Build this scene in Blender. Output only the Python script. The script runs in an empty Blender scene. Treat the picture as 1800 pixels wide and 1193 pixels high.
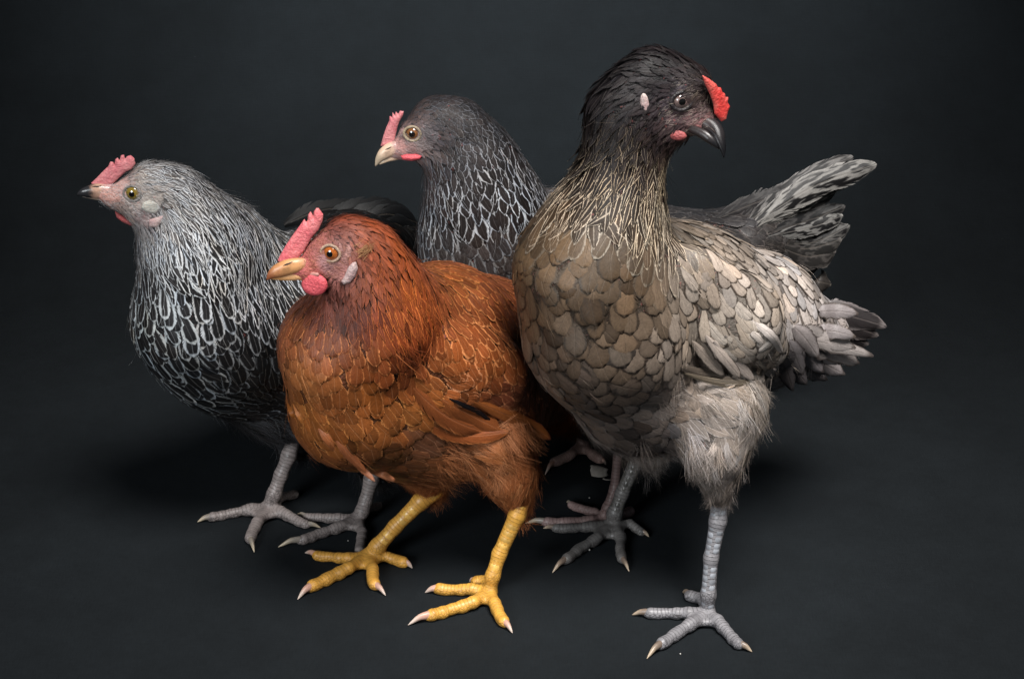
import bpy, math, random
import numpy as np
import openvdb
from mathutils import Vector
from mathutils.bvhtree import BVHTree
from mathutils.kdtree import KDTree

rng = np.random.default_rng(11)
random.seed(11)
C = bpy.context.scene.collection
F32 = np.float32

# ------------------------------------------------------------------ camera
PITCH = math.radians(25.0)
DIST = 1.5
FPX = 3900.0
TARGET = np.array([0.0, 0.0, 0.19])
FWD = np.array([0.0, math.cos(PITCH), -math.sin(PITCH)])
UP = np.array([0.0, math.sin(PITCH), math.cos(PITCH)])
RIGHT = np.array([1.0, 0.0, 0.0])
EYE = TARGET - FWD * DIST
cam = bpy.data.cameras.new('camera')
cam.sensor_width = 36.0
cam.lens = 36.0 * FPX / 1800.0
cam.clip_start = 0.05
cam.clip_end = 50
co = bpy.data.objects.new('camera', cam)
C.objects.link(co)
co.location = EYE
co.rotation_euler = (math.pi / 2 - PITCH, 0, 0)
bpy.context.scene.camera = co

# ------------------------------------------------------------------ world, lamps, exposure
sc = bpy.context.scene
w = bpy.data.worlds.new('World')
sc.world = w
w.use_nodes = True
w.node_tree.nodes['Background'].inputs[0].default_value = (0.55, 0.62, 0.70, 1)
w.node_tree.nodes['Background'].inputs[1].default_value = 0.08
sc.view_settings.view_transform = 'Standard'
sc.view_settings.look = 'None'
sc.view_settings.exposure = 0.0
sc.view_settings.gamma = 1.0


def lamp(name, typ, loc, target, energy, color, **kw):
    l = bpy.data.lights.new(name, typ)
    l.energy = energy
    l.color = color
    for k, v in kw.items():
        setattr(l, k, v)
    o = bpy.data.objects.new(name, l)
    C.objects.link(o)
    o.location = loc
    d = Vector(target) - Vector(loc)
    o.rotation_euler = d.to_track_quat('-Z', 'Y').to_euler()
    return o


lamp('key_softbox', 'SPOT', (0.36, -0.66, 1.72), (0.08, 0.03, 0.14), 330, (1.0, 0.97, 0.935),
     shadow_soft_size=0.42, spot_size=math.radians(44), spot_blend=1.0)
lamp('fill_softbox', 'SPOT', (-0.85, -1.3, 0.75), (-0.06, 0.05, 0.13), 95, (0.93, 0.97, 1.0),
     shadow_soft_size=0.30, spot_size=math.radians(38), spot_blend=1.0)
lamp('backdrop_spot', 'SPOT', (0.0, 0.15, 1.75), (-0.03, 1.02, 0.34), 205, (0.92, 0.98, 1.0),
     shadow_soft_size=0.2, spot_size=math.radians(42), spot_blend=1.0)


# ------------------------------------------------------------------ pixel -> place helpers
def rays(px, py):
    px = np.asarray(px, float); py = np.asarray(py, float)
    return (FWD[None] + RIGHT[None] * ((px - 900) / FPX)[..., None] + UP[None] * ((596.5 - py) / FPX)[..., None])


def P(px, py, Y):
    d = rays([px], [py])[0]
    return EYE + d * ((Y - EYE[1]) / d[1])


def PZ(px, py, z):
    d = rays([px], [py])[0]
    return EYE + d * ((z - EYE[2]) / d[2])


def mpp(p):
    """metres per photo pixel at point p"""
    return float(np.dot(np.asarray(p) - EYE, FWD)) / FPX


def hexc(h):
    v = [int(h[i:i + 2], 16) / 255 for i in (0, 2, 4)]
    return np.array([x / 12.92 if x <= .04045 else ((x + .055) / 1.055) ** 2.4 for x in v])


# ------------------------------------------------------------------ meshes
def np_mesh(name, V, F, attrs=None, smooth=True, mats=(), mat_idx=None, uv=None):
    """F (n,4) or (n,3) int arrays"""
    m = bpy.data.meshes.new(name)
    V = np.asarray(V, F32); F = np.asarray(F, np.int32)
    n = F.shape[1]
    m.vertices.add(len(V)); m.vertices.foreach_set('co', V.ravel())
    m.loops.add(F.size); m.loops.foreach_set('vertex_index', F.ravel())
    m.polygons.add(len(F))
    m.polygons.foreach_set('loop_start', np.arange(0, F.size, n, dtype=np.int32))
    m.update(calc_edges=True)
    if smooth:
        m.polygons.foreach_set('use_smooth', np.ones(len(F), bool))
    for mt in mats:
        m.materials.append(mt)
    if mat_idx is not None:
        m.polygons.foreach_set('material_index', mat_idx.astype(np.int32))
    if attrs:
        for k, a in attrs.items():
            a = np.asarray(a, F32)
            if a.ndim == 1:
                at = m.attributes.new(k, 'FLOAT', 'POINT'); at.data.foreach_set('value', a)
            else:
                at = m.attributes.new(k, 'FLOAT_VECTOR', 'POINT'); at.data.foreach_set('vector', a.ravel())
    return m


def link(name, mesh, parent=None, origin=(0, 0, 0), kind=None, label=None):
    """mesh given in world metres; origin = where the object's own origin goes"""
    o = bpy.data.objects.new(name, mesh)
    C.objects.link(o)
    og = Vector(origin)
    if og.length > 0:
        mesh.transform(__import__('mathutils').Matrix.Translation(-og))
    if parent is not None:
        o.parent = parent
        base = world_loc[parent.name]
        o.location = og - base
    else:
        o.location = og
    world_loc[o.name] = og
    if kind: o['kind'] = kind
    if label: o['label'] = label
    return o


world_loc = {}


# ------------------------------------------------------------------ node helper
class NT:
    def __init__(s, name):
        s.m = bpy.data.materials.new(name)
        s.m.use_nodes = True
        s.t = s.m.node_tree
        s.b = s.t.nodes['Principled BSDF']

    def n(s, typ, **kw):
        x = s.t.nodes.new(typ)
        for k, v in kw.items():
            setattr(x, k, v)
        return x

    def set(s, sock, v):
        if isinstance(v, bpy.types.NodeSocket):
            s.t.links.new(v, sock)
        elif isinstance(v, (int, float)):
            sock.default_value = v
        else:
            v = list(v)
            if len(sock.default_value) == 4 and len(v) == 3: v = v + [1]
            sock.default_value = v

    def attr(s, name, out='Fac'):
        return s.n('ShaderNodeAttribute', attribute_name=name).outputs[out]

    def math(s, op, a, b=0.0, c=0.0, clamp=False):
        x = s.n('ShaderNodeMath', operation=op, use_clamp=clamp)
        s.set(x.inputs[0], a); s.set(x.inputs[1], b); s.set(x.inputs[2], c)
        return x.outputs[0]

    def mix(s, f, a, b, mode='MIX'):
        x = s.n('ShaderNodeMix', data_type='RGBA', blend_type=mode)
        s.set(x.inputs[0], f); s.set(x.inputs[6], a); s.set(x.inputs[7], b)
        return x.outputs[2]

    def ramp(s, v, a, b, lo=0.0, hi=1.0):
        x = s.n('ShaderNodeMapRange', interpolation_type='SMOOTHSTEP')
        s.set(x.inputs[0], v); s.set(x.inputs[1], a); s.set(x.inputs[2], b)
        s.set(x.inputs[3], lo); s.set(x.inputs[4], hi)
        return x.outputs[0]

    def noise(s, vec, scale, detail=3.0, rough=.55, out=0):
        x = s.n('ShaderNodeTexNoise')
        if vec is not None: s.set(x.inputs['Vector'], vec)
        s.set(x.inputs['Scale'], scale); x.inputs['Detail'].default_value = detail
        x.inputs['Roughness'].default_value = rough
        return x.outputs[out]

    def pos(s):
        return s.n('ShaderNodeNewGeometry').outputs['Position']

    def xyz(s, x, y, z):
        c = s.n('ShaderNodeCombineXYZ')
        s.set(c.inputs[0], x); s.set(c.inputs[1], y); s.set(c.inputs[2], z)
        return c.outputs[0]

    def bump(s, h, strength, dist):
        b = s.n('ShaderNodeBump')
        s.set(b.inputs['Height'], h); s.set(b.inputs['Strength'], strength)
        s.set(b.inputs['Distance'], dist)
        s.t.links.new(b.outputs[0], s.b.inputs['Normal'])

    def base(s, col, rough=.5, spec=.5, **kw):
        s.set(s.b.inputs['Base Color'], col); s.set(s.b.inputs['Roughness'], rough)
        s.set(s.b.inputs['Specular IOR Level'], spec)
        for k, v in kw.items():
            s.set(s.b.inputs[k], v)
        return s.m


def feather_material():
    t = NT('feather')
    ca, cb = t.attr('ca', 'Color'), t.attr('cb', 'Color')
    fu = t.attr('fu', 'Vector')          # u, v, random
    fp = t.attr('fp', 'Vector')          # lace width, shaft streak, barring
    a = t.n('ShaderNodeSeparateXYZ'); t.set(a.inputs[0], fu)
    b = t.n('ShaderNodeSeparateXYZ'); t.set(b.inputs[0], fp)
    u, v, r = a.outputs; lace, shaft, bar = b.outputs
    au = t.math('ABSOLUTE', u)
    # barb direction coordinate
    bc = t.math('SUBTRACT', v, t.math('MULTIPLY', au, 0.34))
    barb = t.noise(t.xyz(t.math('MULTIPLY', bc, 15), t.math('MULTIPLY', u, 1.3), t.math('MULTIPLY', r, 37)), 1.0, 4.0, .75)
    soft = t.noise(t.xyz(t.math('MULTIPLY', u, 1.5), t.math('MULTIPLY', v, 3), t.math('MULTIPLY', r, 51)), 1.6, 2.0)
    tip = t.math('SUBTRACT', 1.0, t.math('MULTIPLY', t.math('SUBTRACT', 1.0, v), 3.2))
    e = t.math('MAXIMUM', au, tip)
    e = t.math('ADD', e, t.math('MULTIPLY', t.math('SUBTRACT', barb, .5), .22))
    inner = t.math('SUBTRACT', 1.0, lace)
    lf = t.ramp(e, t.math('SUBTRACT', inner, .14), t.math('ADD', inner, .10))
    lf = t.math('MULTIPLY', lf, t.ramp(lace, 0.0, .04))
    # broken cross bars
    bw = t.math('SINE', t.math('ADD', t.math('MULTIPLY', bc, 19), t.math('MULTIPLY', soft, 14)))
    bf = t.math('MULTIPLY', t.ramp(bw, -.5, .9), t.math('MULTIPLY', bar, .75))
    f = t.math('MAXIMUM', lf, bf)
    sf = t.math('MULTIPLY', t.ramp(t.math('ADD', au, t.math('MULTIPLY', t.math('SUBTRACT', barb, .5), .3)), t.math('MAXIMUM', t.math('MULTIPLY', shaft, .34), .09), .03), t.math('MINIMUM', t.math('MULTIPLY', shaft, 1.3), 1.0))
    f = t.math('MAXIMUM', f, sf)
    col = t.mix(f, ca, cb)
    var = t.math('ADD', .64, t.math('MULTIPLY', barb, .72))
    var = t.math('MULTIPLY', var, t.math('ADD', .74, t.math('MULTIPLY', soft, .52)))
    col = t.mix(1.0, col, t.xyz(var, var, var), 'MULTIPLY')
    gr = t.noise(t.pos(), 900, 4, .75)
    gv = t.math('ADD', .50, t.math('MULTIPLY', gr, 1.0))
    col = t.mix(1.0, col, t.xyz(gv, gv, gv), 'MULTIPLY')
    # thin horny shaft line
    ln = t.math('MULTIPLY', t.ramp(au, .05, .0), .35)
    col = t.mix(t.math('MULTIPLY', ln, t.ramp(lace, .0, .3, 1.0, .2)), col, t.mix(.5, cb, (.25, .2, .15, 1)))
    t.bump(t.math('ADD', barb, t.math('MULTIPLY', t.ramp(au, .12, .0), .6)), .6, .0004)
    m = t.base(col, .45, .22)
    fine = t.noise(t.xyz(t.math('MULTIPLY', bc, 26), t.math('MULTIPLY', u, .9), t.math('MULTIPLY', r, 91)), 1.0, 1.0)
    ed = t.math('ADD', t.math('MAXIMUM', au, t.math('SUBTRACT', 1.0, t.math('MULTIPLY', t.math('SUBTRACT', 1.0, v), 5))), t.math('MULTIPLY', t.math('SUBTRACT', fine, .5), 1.7))
    t.set(t.b.inputs['Alpha'], t.ramp(ed, 1.10, 1.03))
    return m


def fluff_material():
    t = NT('down_fluff')
    col = t.attr('ca', 'Color')
    m = t.base(col, .7, .2)
    return m


def skin_material():
    t = NT('hen_skin')
    col = t.attr('ca', 'Color')
    n1 = t.noise(t.pos(), 420, 4, .65)
    n2 = t.noise(t.pos(), 90, 3)
    v = t.math('ADD', .62, t.math('MULTIPLY', n1, .5))
    v = t.math('MULTIPLY', v, t.math('ADD', .75, t.math('MULTIPLY', n2, .5)))
    col = t.mix(1.0, col, t.xyz(v, v, v), 'MULTIPLY')
    col = t.mix(t.math('MULTIPLY', t.ramp(n1, .58, .7), .35), col, (.45, .12, .11, 1))
    vo = t.n('ShaderNodeTexVoronoi'); t.set(vo.inputs['Vector'], t.pos()); vo.inputs['Scale'].default_value = 620
    t.bump(t.math('ADD', n1, t.math('MULTIPLY', vo.outputs[0], .5)), .9, .0010)
    return t.base(col, .6, .3)


def leg_material():
    t = NT('scaly_leg_skin')
    ca, cb = t.attr('ca', 'Color'), t.attr('cb', 'Color')
    fu = t.attr('fu', 'Vector')          # metres along, dorsal amount, random
    a = t.n('ShaderNodeSeparateXYZ'); t.set(a.inputs[0], fu)
    s, dors, r = a.outputs
    n2 = t.noise(t.pos(), 160, 3)
    ph = t.math('ADD', t.math('MULTIPLY', s, 2 * math.pi / .0027), t.math('MULTIPLY', n2, 5.5))
    wv = t.math('SINE', ph)
    ring = t.ramp(wv, -1.0, -.5, .5, 1.0)
    vo = t.n('ShaderNodeTexVoronoi', feature='DISTANCE_TO_EDGE'); t.set(vo.inputs['Vector'], t.pos()); vo.inputs['Scale'].default_value = 430
    net = t.ramp(vo.outputs[0], .0, .16, .3, 1.0)
    h = t.n('ShaderNodeMix'); t.set(h.inputs[0], t.ramp(dors, .25, .6)); t.set(h.inputs[2], net); t.set(h.inputs[3], ring)
    h = h.outputs[0]
    n1 = t.noise(t.pos(), 700, 3, .6)
    col = t.mix(h, cb, ca)
    v = t.math('ADD', .6, t.math('MULTIPLY', n2, .8))
    v = t.math('MULTIPLY', v, t.math('ADD', .85, t.math('MULTIPLY', n1, .3)))
    col = t.mix(1.0, col, t.xyz(v, v, v), 'MULTIPLY')
    t.bump(t.math('ADD', h, t.math('MULTIPLY', n1, .3)), .6, .0005)
    return t.base(col, .42, .5)


def flesh_material(name, c1, c2, rough=.45, sub=.12):
    t = NT(name)
    n1 = t.noise(t.pos(), 520, 4, .7)
    n2 = t.noise(t.pos(), 110, 3)
    col = t.mix(t.ramp(n2, .3, .7), c1, c2)
    v = t.math('ADD', .7, t.math('MULTIPLY', n1, .6))
    col = t.mix(1.0, col, t.xyz(v, v, v), 'MULTIPLY')
    vo = t.n('ShaderNodeTexVoronoi'); t.set(vo.inputs['Vector'], t.pos()); vo.inputs['Scale'].default_value = 900
    t.bump(t.math('ADD', n1, t.math('MULTIPLY', vo.outputs[0], .6)), .6, .0008)
    m = t.base(col, rough, .45)
    t.set(t.b.inputs['Subsurface Weight'], sub)
    t.set(t.b.inputs['Subsurface Radius'], (.004, .0015, .001))
    t.b.inputs['Subsurface Scale'].default_value = 1.0
    return m


def horn_material(name, c_base, c_tip, rough=.28, lo=.35, hi=.8, flesh=None):
    t = NT(name)
    fu = t.attr('fu', 'Vector')
    a = t.n('ShaderNodeSeparateXYZ'); t.set(a.inputs[0], fu)
    n1 = t.noise(t.pos(), 260, 3)
    n2 = t.noise(t.pos(), 900, 3)
    f = t.ramp(t.math('ADD', a.outputs[0], t.math('MULTIPLY', t.math('SUBTRACT', n1, .5), .3)), lo, hi)
    col = t.mix(f, c_base, c_tip)
    if flesh is not None:
        col = t.mix(t.ramp(t.math('ADD', a.outputs[0], t.math('MULTIPLY', t.math('SUBTRACT', n1, .5), .25)), .34, .10), col, flesh)
    v = t.math('ADD', .75, t.math('MULTIPLY', n2, .5))
    col = t.mix(1.0, col, t.xyz(v, v, v), 'MULTIPLY')
    t.bump(n2, .25, .0004)
    return t.base(col, rough, .5)


def plain(name, c, rough, spec=.5, coat=0.0):
    t = NT(name)
    n1 = t.noise(t.pos(), 800, 3)
    v = t.math('ADD', .8, t.math('MULTIPLY', n1, .4))
    col = t.mix(1.0, c, t.xyz(v, v, v), 'MULTIPLY')
    m = t.base(col, rough, spec)
    t.set(t.b.inputs['Coat Weight'], coat)
    t.b.inputs['Coat Roughness'].default_value = .03
    return m


M_feather, M_fluff, M_skin, M_leg = feather_material(), fluff_material(), skin_material(), leg_material()


# ------------------------------------------------------------------ backdrop: one sheet swept from floor into wall
def backdrop_material():
    t = NT('charcoal_backdrop_cloth')
    p = t.pos()
    sx = t.n('ShaderNodeSeparateXYZ'); t.set(sx.inputs[0], p)
    weave1 = t.noise(t.xyz(t.math('MULTIPLY', sx.outputs[0], 90), t.math('MULTIPLY', sx.outputs[1], 900), t.math('MULTIPLY', sx.outputs[2], 900)), 1, 2)
    weave2 = t.noise(t.xyz(t.math('MULTIPLY', sx.outputs[0], 900), t.math('MULTIPLY', sx.outputs[1], 110), t.math('MULTIPLY', sx.outputs[2], 110)), 1, 2)
    blot = t.noise(p, 7, 4)
    blot2 = t.noise(p, 38, 5, .7)
    wv = t.math('MULTIPLY', t.math('ADD', weave1, weave2), .5)
    v = t.math('ADD', .62, t.math('MULTIPLY', wv, .76))
    v = t.math('MULTIPLY', v, t.math('ADD', .6, t.math('MULTIPLY', blot, .8)))
    v = t.math('MULTIPLY', v, t.math('ADD', .75, t.math('MULTIPLY', blot2, .5)))
    col = t.mix(1.0, (.0080, .0100, .0117, 1), t.xyz(v, v, v), 'MULTIPLY')
    dust = t.n('ShaderNodeTexVoronoi'); t.set(dust.inputs['Vector'], p); dust.inputs['Scale'].default_value = 26
    dm = t.math('MULTIPLY', t.ramp(dust.outputs[0], .035, .015), t.ramp(t.noise(p, 9, 2), .6, .7))
    col = t.mix(t.math('MULTIPLY', dm, .4), col, (.10, .11, .115, 1))
    t.bump(wv, .35, .0006)
    return t.base(col, .8, .12)


prof = [(-2.2, 0.0), (0.42, 0.0)]
R0 = 0.75
for i in range(1, 25):
    a = i / 24 * math.pi / 2
    prof.append((0.42 + R0 * math.sin(a), R0 - R0 * math.cos(a)))
prof.append((0.42 + R0, 3.0))
nx = 12
V, Fq = [], []
for j, (y, z) in enumerate(prof):
    for i in range(nx + 1):
        V.append((-2.6 + 5.2 * i / nx, y, z))
for j in range(len(prof) - 1):
    for i in range(nx):
        a = j * (nx + 1) + i
        Fq.append((a, a + 1, a + nx + 2, a + nx + 1))
bd = link('backdrop', np_mesh('backdrop', V, Fq, mats=[backdrop_material()]), kind='structure')


# ------------------------------------------------------------------ signed distance bodies
class Prim:
    __slots__ = ('a', 'b', 'ra', 'rb', 'sq')

    def __init__(s, a, b, ra, rb, sq=1.0):
        s.a = np.asarray(a, F32); s.b = np.asarray(b, F32)
        s.ra = F32(ra); s.rb = F32(rb); s.sq = F32(sq)


def sdf(prims, X, k):
    """X (n,3) float32"""
    out = None
    for q in prims:
        a, b = q.a.copy(), q.b.copy()
        Y = X
        if q.sq != 1:
            s = np.array([1, 1 / q.sq, 1], F32)
            Y = X * s; a = a * s; b = b * s
        ba = b - a
        l2 = max(float(ba @ ba), 1e-12)
        pa = Y - a
        t = np.clip((pa @ ba) / F32(l2), 0, 1)
        d = np.sqrt(((pa - t[:, None] * ba) ** 2).sum(1)) - (q.ra + t * (q.rb - q.ra))
        if out is None: out = d
        else:
            kk = k if k < .007 else min(k, F32(.6) * max(min(q.ra, q.rb), F32(.0015)))
            h = np.maximum(kk - np.abs(out - d), 0) / kk
            out = np.minimum(out, d) - h * h * kk * F32(.25)
    return out


class Field:
    """signed distance sampled on a grid, with trilinear look-up"""

    def __init__(s, prims, k, vox, pad=.02, zmin=None):
        lo = np.min([np.minimum(q.a - q.ra, q.b - q.rb) for q in prims], 0) - pad
        hi = np.max([np.maximum(q.a + q.ra, q.b + q.rb) for q in prims], 0) + pad
        if zmin is not None: lo[2] = max(lo[2], zmin)
        s.lo = lo.astype(F32); s.vox = F32(vox)
        s.n = np.ceil((hi - lo) / vox).astype(int) + 1
        ax = [s.lo[i] + s.vox * np.arange(s.n[i], dtype=F32) for i in range(3)]
        g = np.empty(tuple(s.n), F32)
        k = F32(k)
        yy, zz = np.meshgrid(ax[1], ax[2], indexing='ij')
        for i0 in range(0, s.n[0], 16):
            xs = ax[0][i0:i0 + 16]
            X = np.empty((len(xs), s.n[1], s.n[2], 3), F32)
            X[..., 0] = xs[:, None, None]; X[..., 1] = yy; X[..., 2] = zz
            g[i0:i0 + 16] = sdf(prims, X.reshape(-1, 3), k).reshape(len(xs), s.n[1], s.n[2])
        s.g = g

    def _q(s, A, X):
        q = (X - s.lo) / s.vox
        q = np.clip(q, 0, s.n - 1.001)
        i = q.astype(np.int32); f = (q - i).astype(F32)
        n1, n2 = s.n[1], s.n[2]
        base = (i[:, 0] * n1 + i[:, 1]) * n2 + i[:, 2]
        fx, fy, fz = f.T
        G = A.reshape(-1)
        o = 0
        for dx in (0, 1):
            wx = fx if dx else 1 - fx
            for dy in (0, 1):
                wy = fy if dy else 1 - fy
                for dz in (0, 1):
                    wz = fz if dz else 1 - fz
                    o = o + G[base + (dx * n1 + dy) * n2 + dz] * wx * wy * wz
        return o

    def d(s, X): return s._q(s.g, X)

    def grad(s, X):
        e = F32(.0022)
        v = np.stack([s.d(X + np.eye(3, dtype=F32)[i] * e) - s.d(X - np.eye(3, dtype=F32)[i] * e) for i in range(3)], 1)
        return v / np.maximum(np.linalg.norm(v, axis=1, keepdims=True), 1e-9)

    def project(s, X, h, it=2):
        for _ in range(it):
            n = s.grad(X)
            X = X - n * (s.d(X) - h)[:, None]
        return X, s.grad(X)

    def mesh(s, iso=0.0):
        g = openvdb.FloatGrid(background=1.0)
        g.copyFromArray(s.g)
        pts, quads = g.convertToQuads(isovalue=iso)
        V = np.asarray(pts) * s.vox + s.lo
        return V.astype(F32), np.asarray(quads)[:, ::-1].astype(np.int32)

    def cast(s, px, py):
        """where the view ray through these photo points first meets the surface"""
        px = np.atleast_1d(px); py = np.atleast_1d(py)
        D = rays(px, py); D /= np.linalg.norm(D, axis=1, keepdims=True)
        t = np.full(len(px), .9); best = np.full(len(px), 9.0); bt = t.copy()
        for _ in range(140):
            X = (EYE + D * t[:, None]).astype(F32)
            inside = np.all((X > s.lo) & (X < s.lo + (s.n - 1) * s.vox), 1)
            d = np.where(inside, s.d(X), .01)
            m = d < best
            best = np.where(m & inside, d, best); bt = np.where(m & inside, t, bt)
            t = np.where(d > .0003, t + np.maximum(d * .8, .0004), t)
        hit = best < .002
        t = np.where(hit, t, bt)
        return (EYE + D * t[:, None]).astype(F32), hit


def chains(spec, Yoff=0.0):
    """each chain: list of (px, py, Y, r_px); optional squash first"""
    out = []
    for ch in spec:
        sq = 1.0
        if isinstance(ch[0], float): sq = ch[0]; ch = ch[1:]
        pts = [(P(x, y, Y + Yoff), r) for x, y, Y, r in ch]
        if len(pts) == 1: pts = pts * 2
        for (a, ra), (b, rb) in zip(pts[:-1], pts[1:]):
            out.append(Prim(a, b, ra * mpp(a), rb * mpp(b), sq))
    return out


# ------------------------------------------------------------------ feather geometry
def feather_grid(fld, root, d, L, W, style, h0, lift, rows, cols, curl=None):
    """vectorised feathers lying along the field's surface. returns V (N,rows*cols,3), u, v"""
    N = len(root)
    t = np.linspace(0, 1, rows, dtype=F32)
    if rows == 7: t = np.array([0, .24, .48, .70, .86, .96, 1.0], F32)
    u = np.linspace(-1, 1, cols, dtype=F32)
    pos = root.astype(F32).copy(); dirn = d.astype(F32).copy()
    dts = np.diff(t)
    cen, nn, dd = [], [], []
    X, n = fld.project(pos, h0, 2)
    dirn -= n * (dirn * n).sum(1, keepdims=True); dirn /= np.maximum(np.linalg.norm(dirn, axis=1, keepdims=True), 1e-6)
    for i in range(rows):
        cen.append(X); nn.append(n); dd.append(dirn)
        if i < rows - 1:
            X = X + dirn * (L * dts[i]).astype(F32)[:, None]
            h = h0 + lift * L * t[i + 1] ** 1.15
            X, n2 = fld.project(X, h, 1)
            n = n2
            if curl is not None:
                s = np.cross(n, dirn)
                dirn = dirn + s * (curl / (rows - 1))[:, None]
            dirn = dirn - n * (dirn * n).sum(1, keepdims=True)
            dirn /= np.maximum(np.linalg.norm(dirn, axis=1, keepdims=True), 1e-6)
    out = np.empty((N, rows, cols, 3), F32)
    # outline profiles by style
    rounded = np.where(t < .62, .34 + .66 * np.sin(np.clip(t / .62, 0, 1) * math.pi / 2), np.sqrt(np.clip(1 - ((t - .62) / .385) ** 2, 0.04, 1)))
    lance = np.where(t < .4, .45 + .55 * np.sin(t / .4 * math.pi / 2), np.clip(1 - ((t - .4) / .63) ** 1.7, .05, 1))
    prof = np.stack([rounded, lance, lance])[np.clip(style, 0, 2)]           # N,rows
    jit = 1 + rng.normal(0, .08, (N, rows, cols)).astype(F32)
    for i in range(rows):
        s = np.cross(nn[i], dd[i])
        for j in range(cols):
            hw = (W * .5 * prof[:, i] * jit[:, i, j]).astype(F32)
            p = cen[i] + s * (u[j] * hw)[:, None]
            # tip rows: bow the rim back to make a rounded end
            back = (np.where(style == 0, .06, .05) * W * (u[j] ** 2) * (t[i] ** 3)).astype(F32)
            p = p - dd[i] * back[:, None]
            h = h0 + lift * L * t[i] ** 1.15 - W * .05 * u[j] ** 2 - W * .05 * max(0, (t[i] - .7) / .3) ** 2
            if fld is not None:
                dd0 = fld.d(p) - np.maximum(h, .0002)
                p = p - nn[i] * dd0[:, None] * .85
            out[:, i, j] = p
    uu = np.broadcast_to(u[None, None, :], (N, rows, cols))
    vv = np.broadcast_to(t[None, :, None], (N, rows, cols))
    return out.reshape(N, -1, 3), uu.reshape(N, -1), vv.reshape(N, -1)


def grid_faces(rows, cols):
    f = []
    for i in range(rows - 1):
        for j in range(cols - 1):
            a = i * cols + j
            f.append((a, a + 1, a + cols + 1, a + cols))
    return np.array(f, np.int32)


def expand(attr, nv): return np.repeat(attr[:, None], nv, 1).reshape((-1,) + attr.shape[1:])


STY = {'S': 0, 'H': 1, 'T': 2, 'F': 3, 'N': 4}


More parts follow.
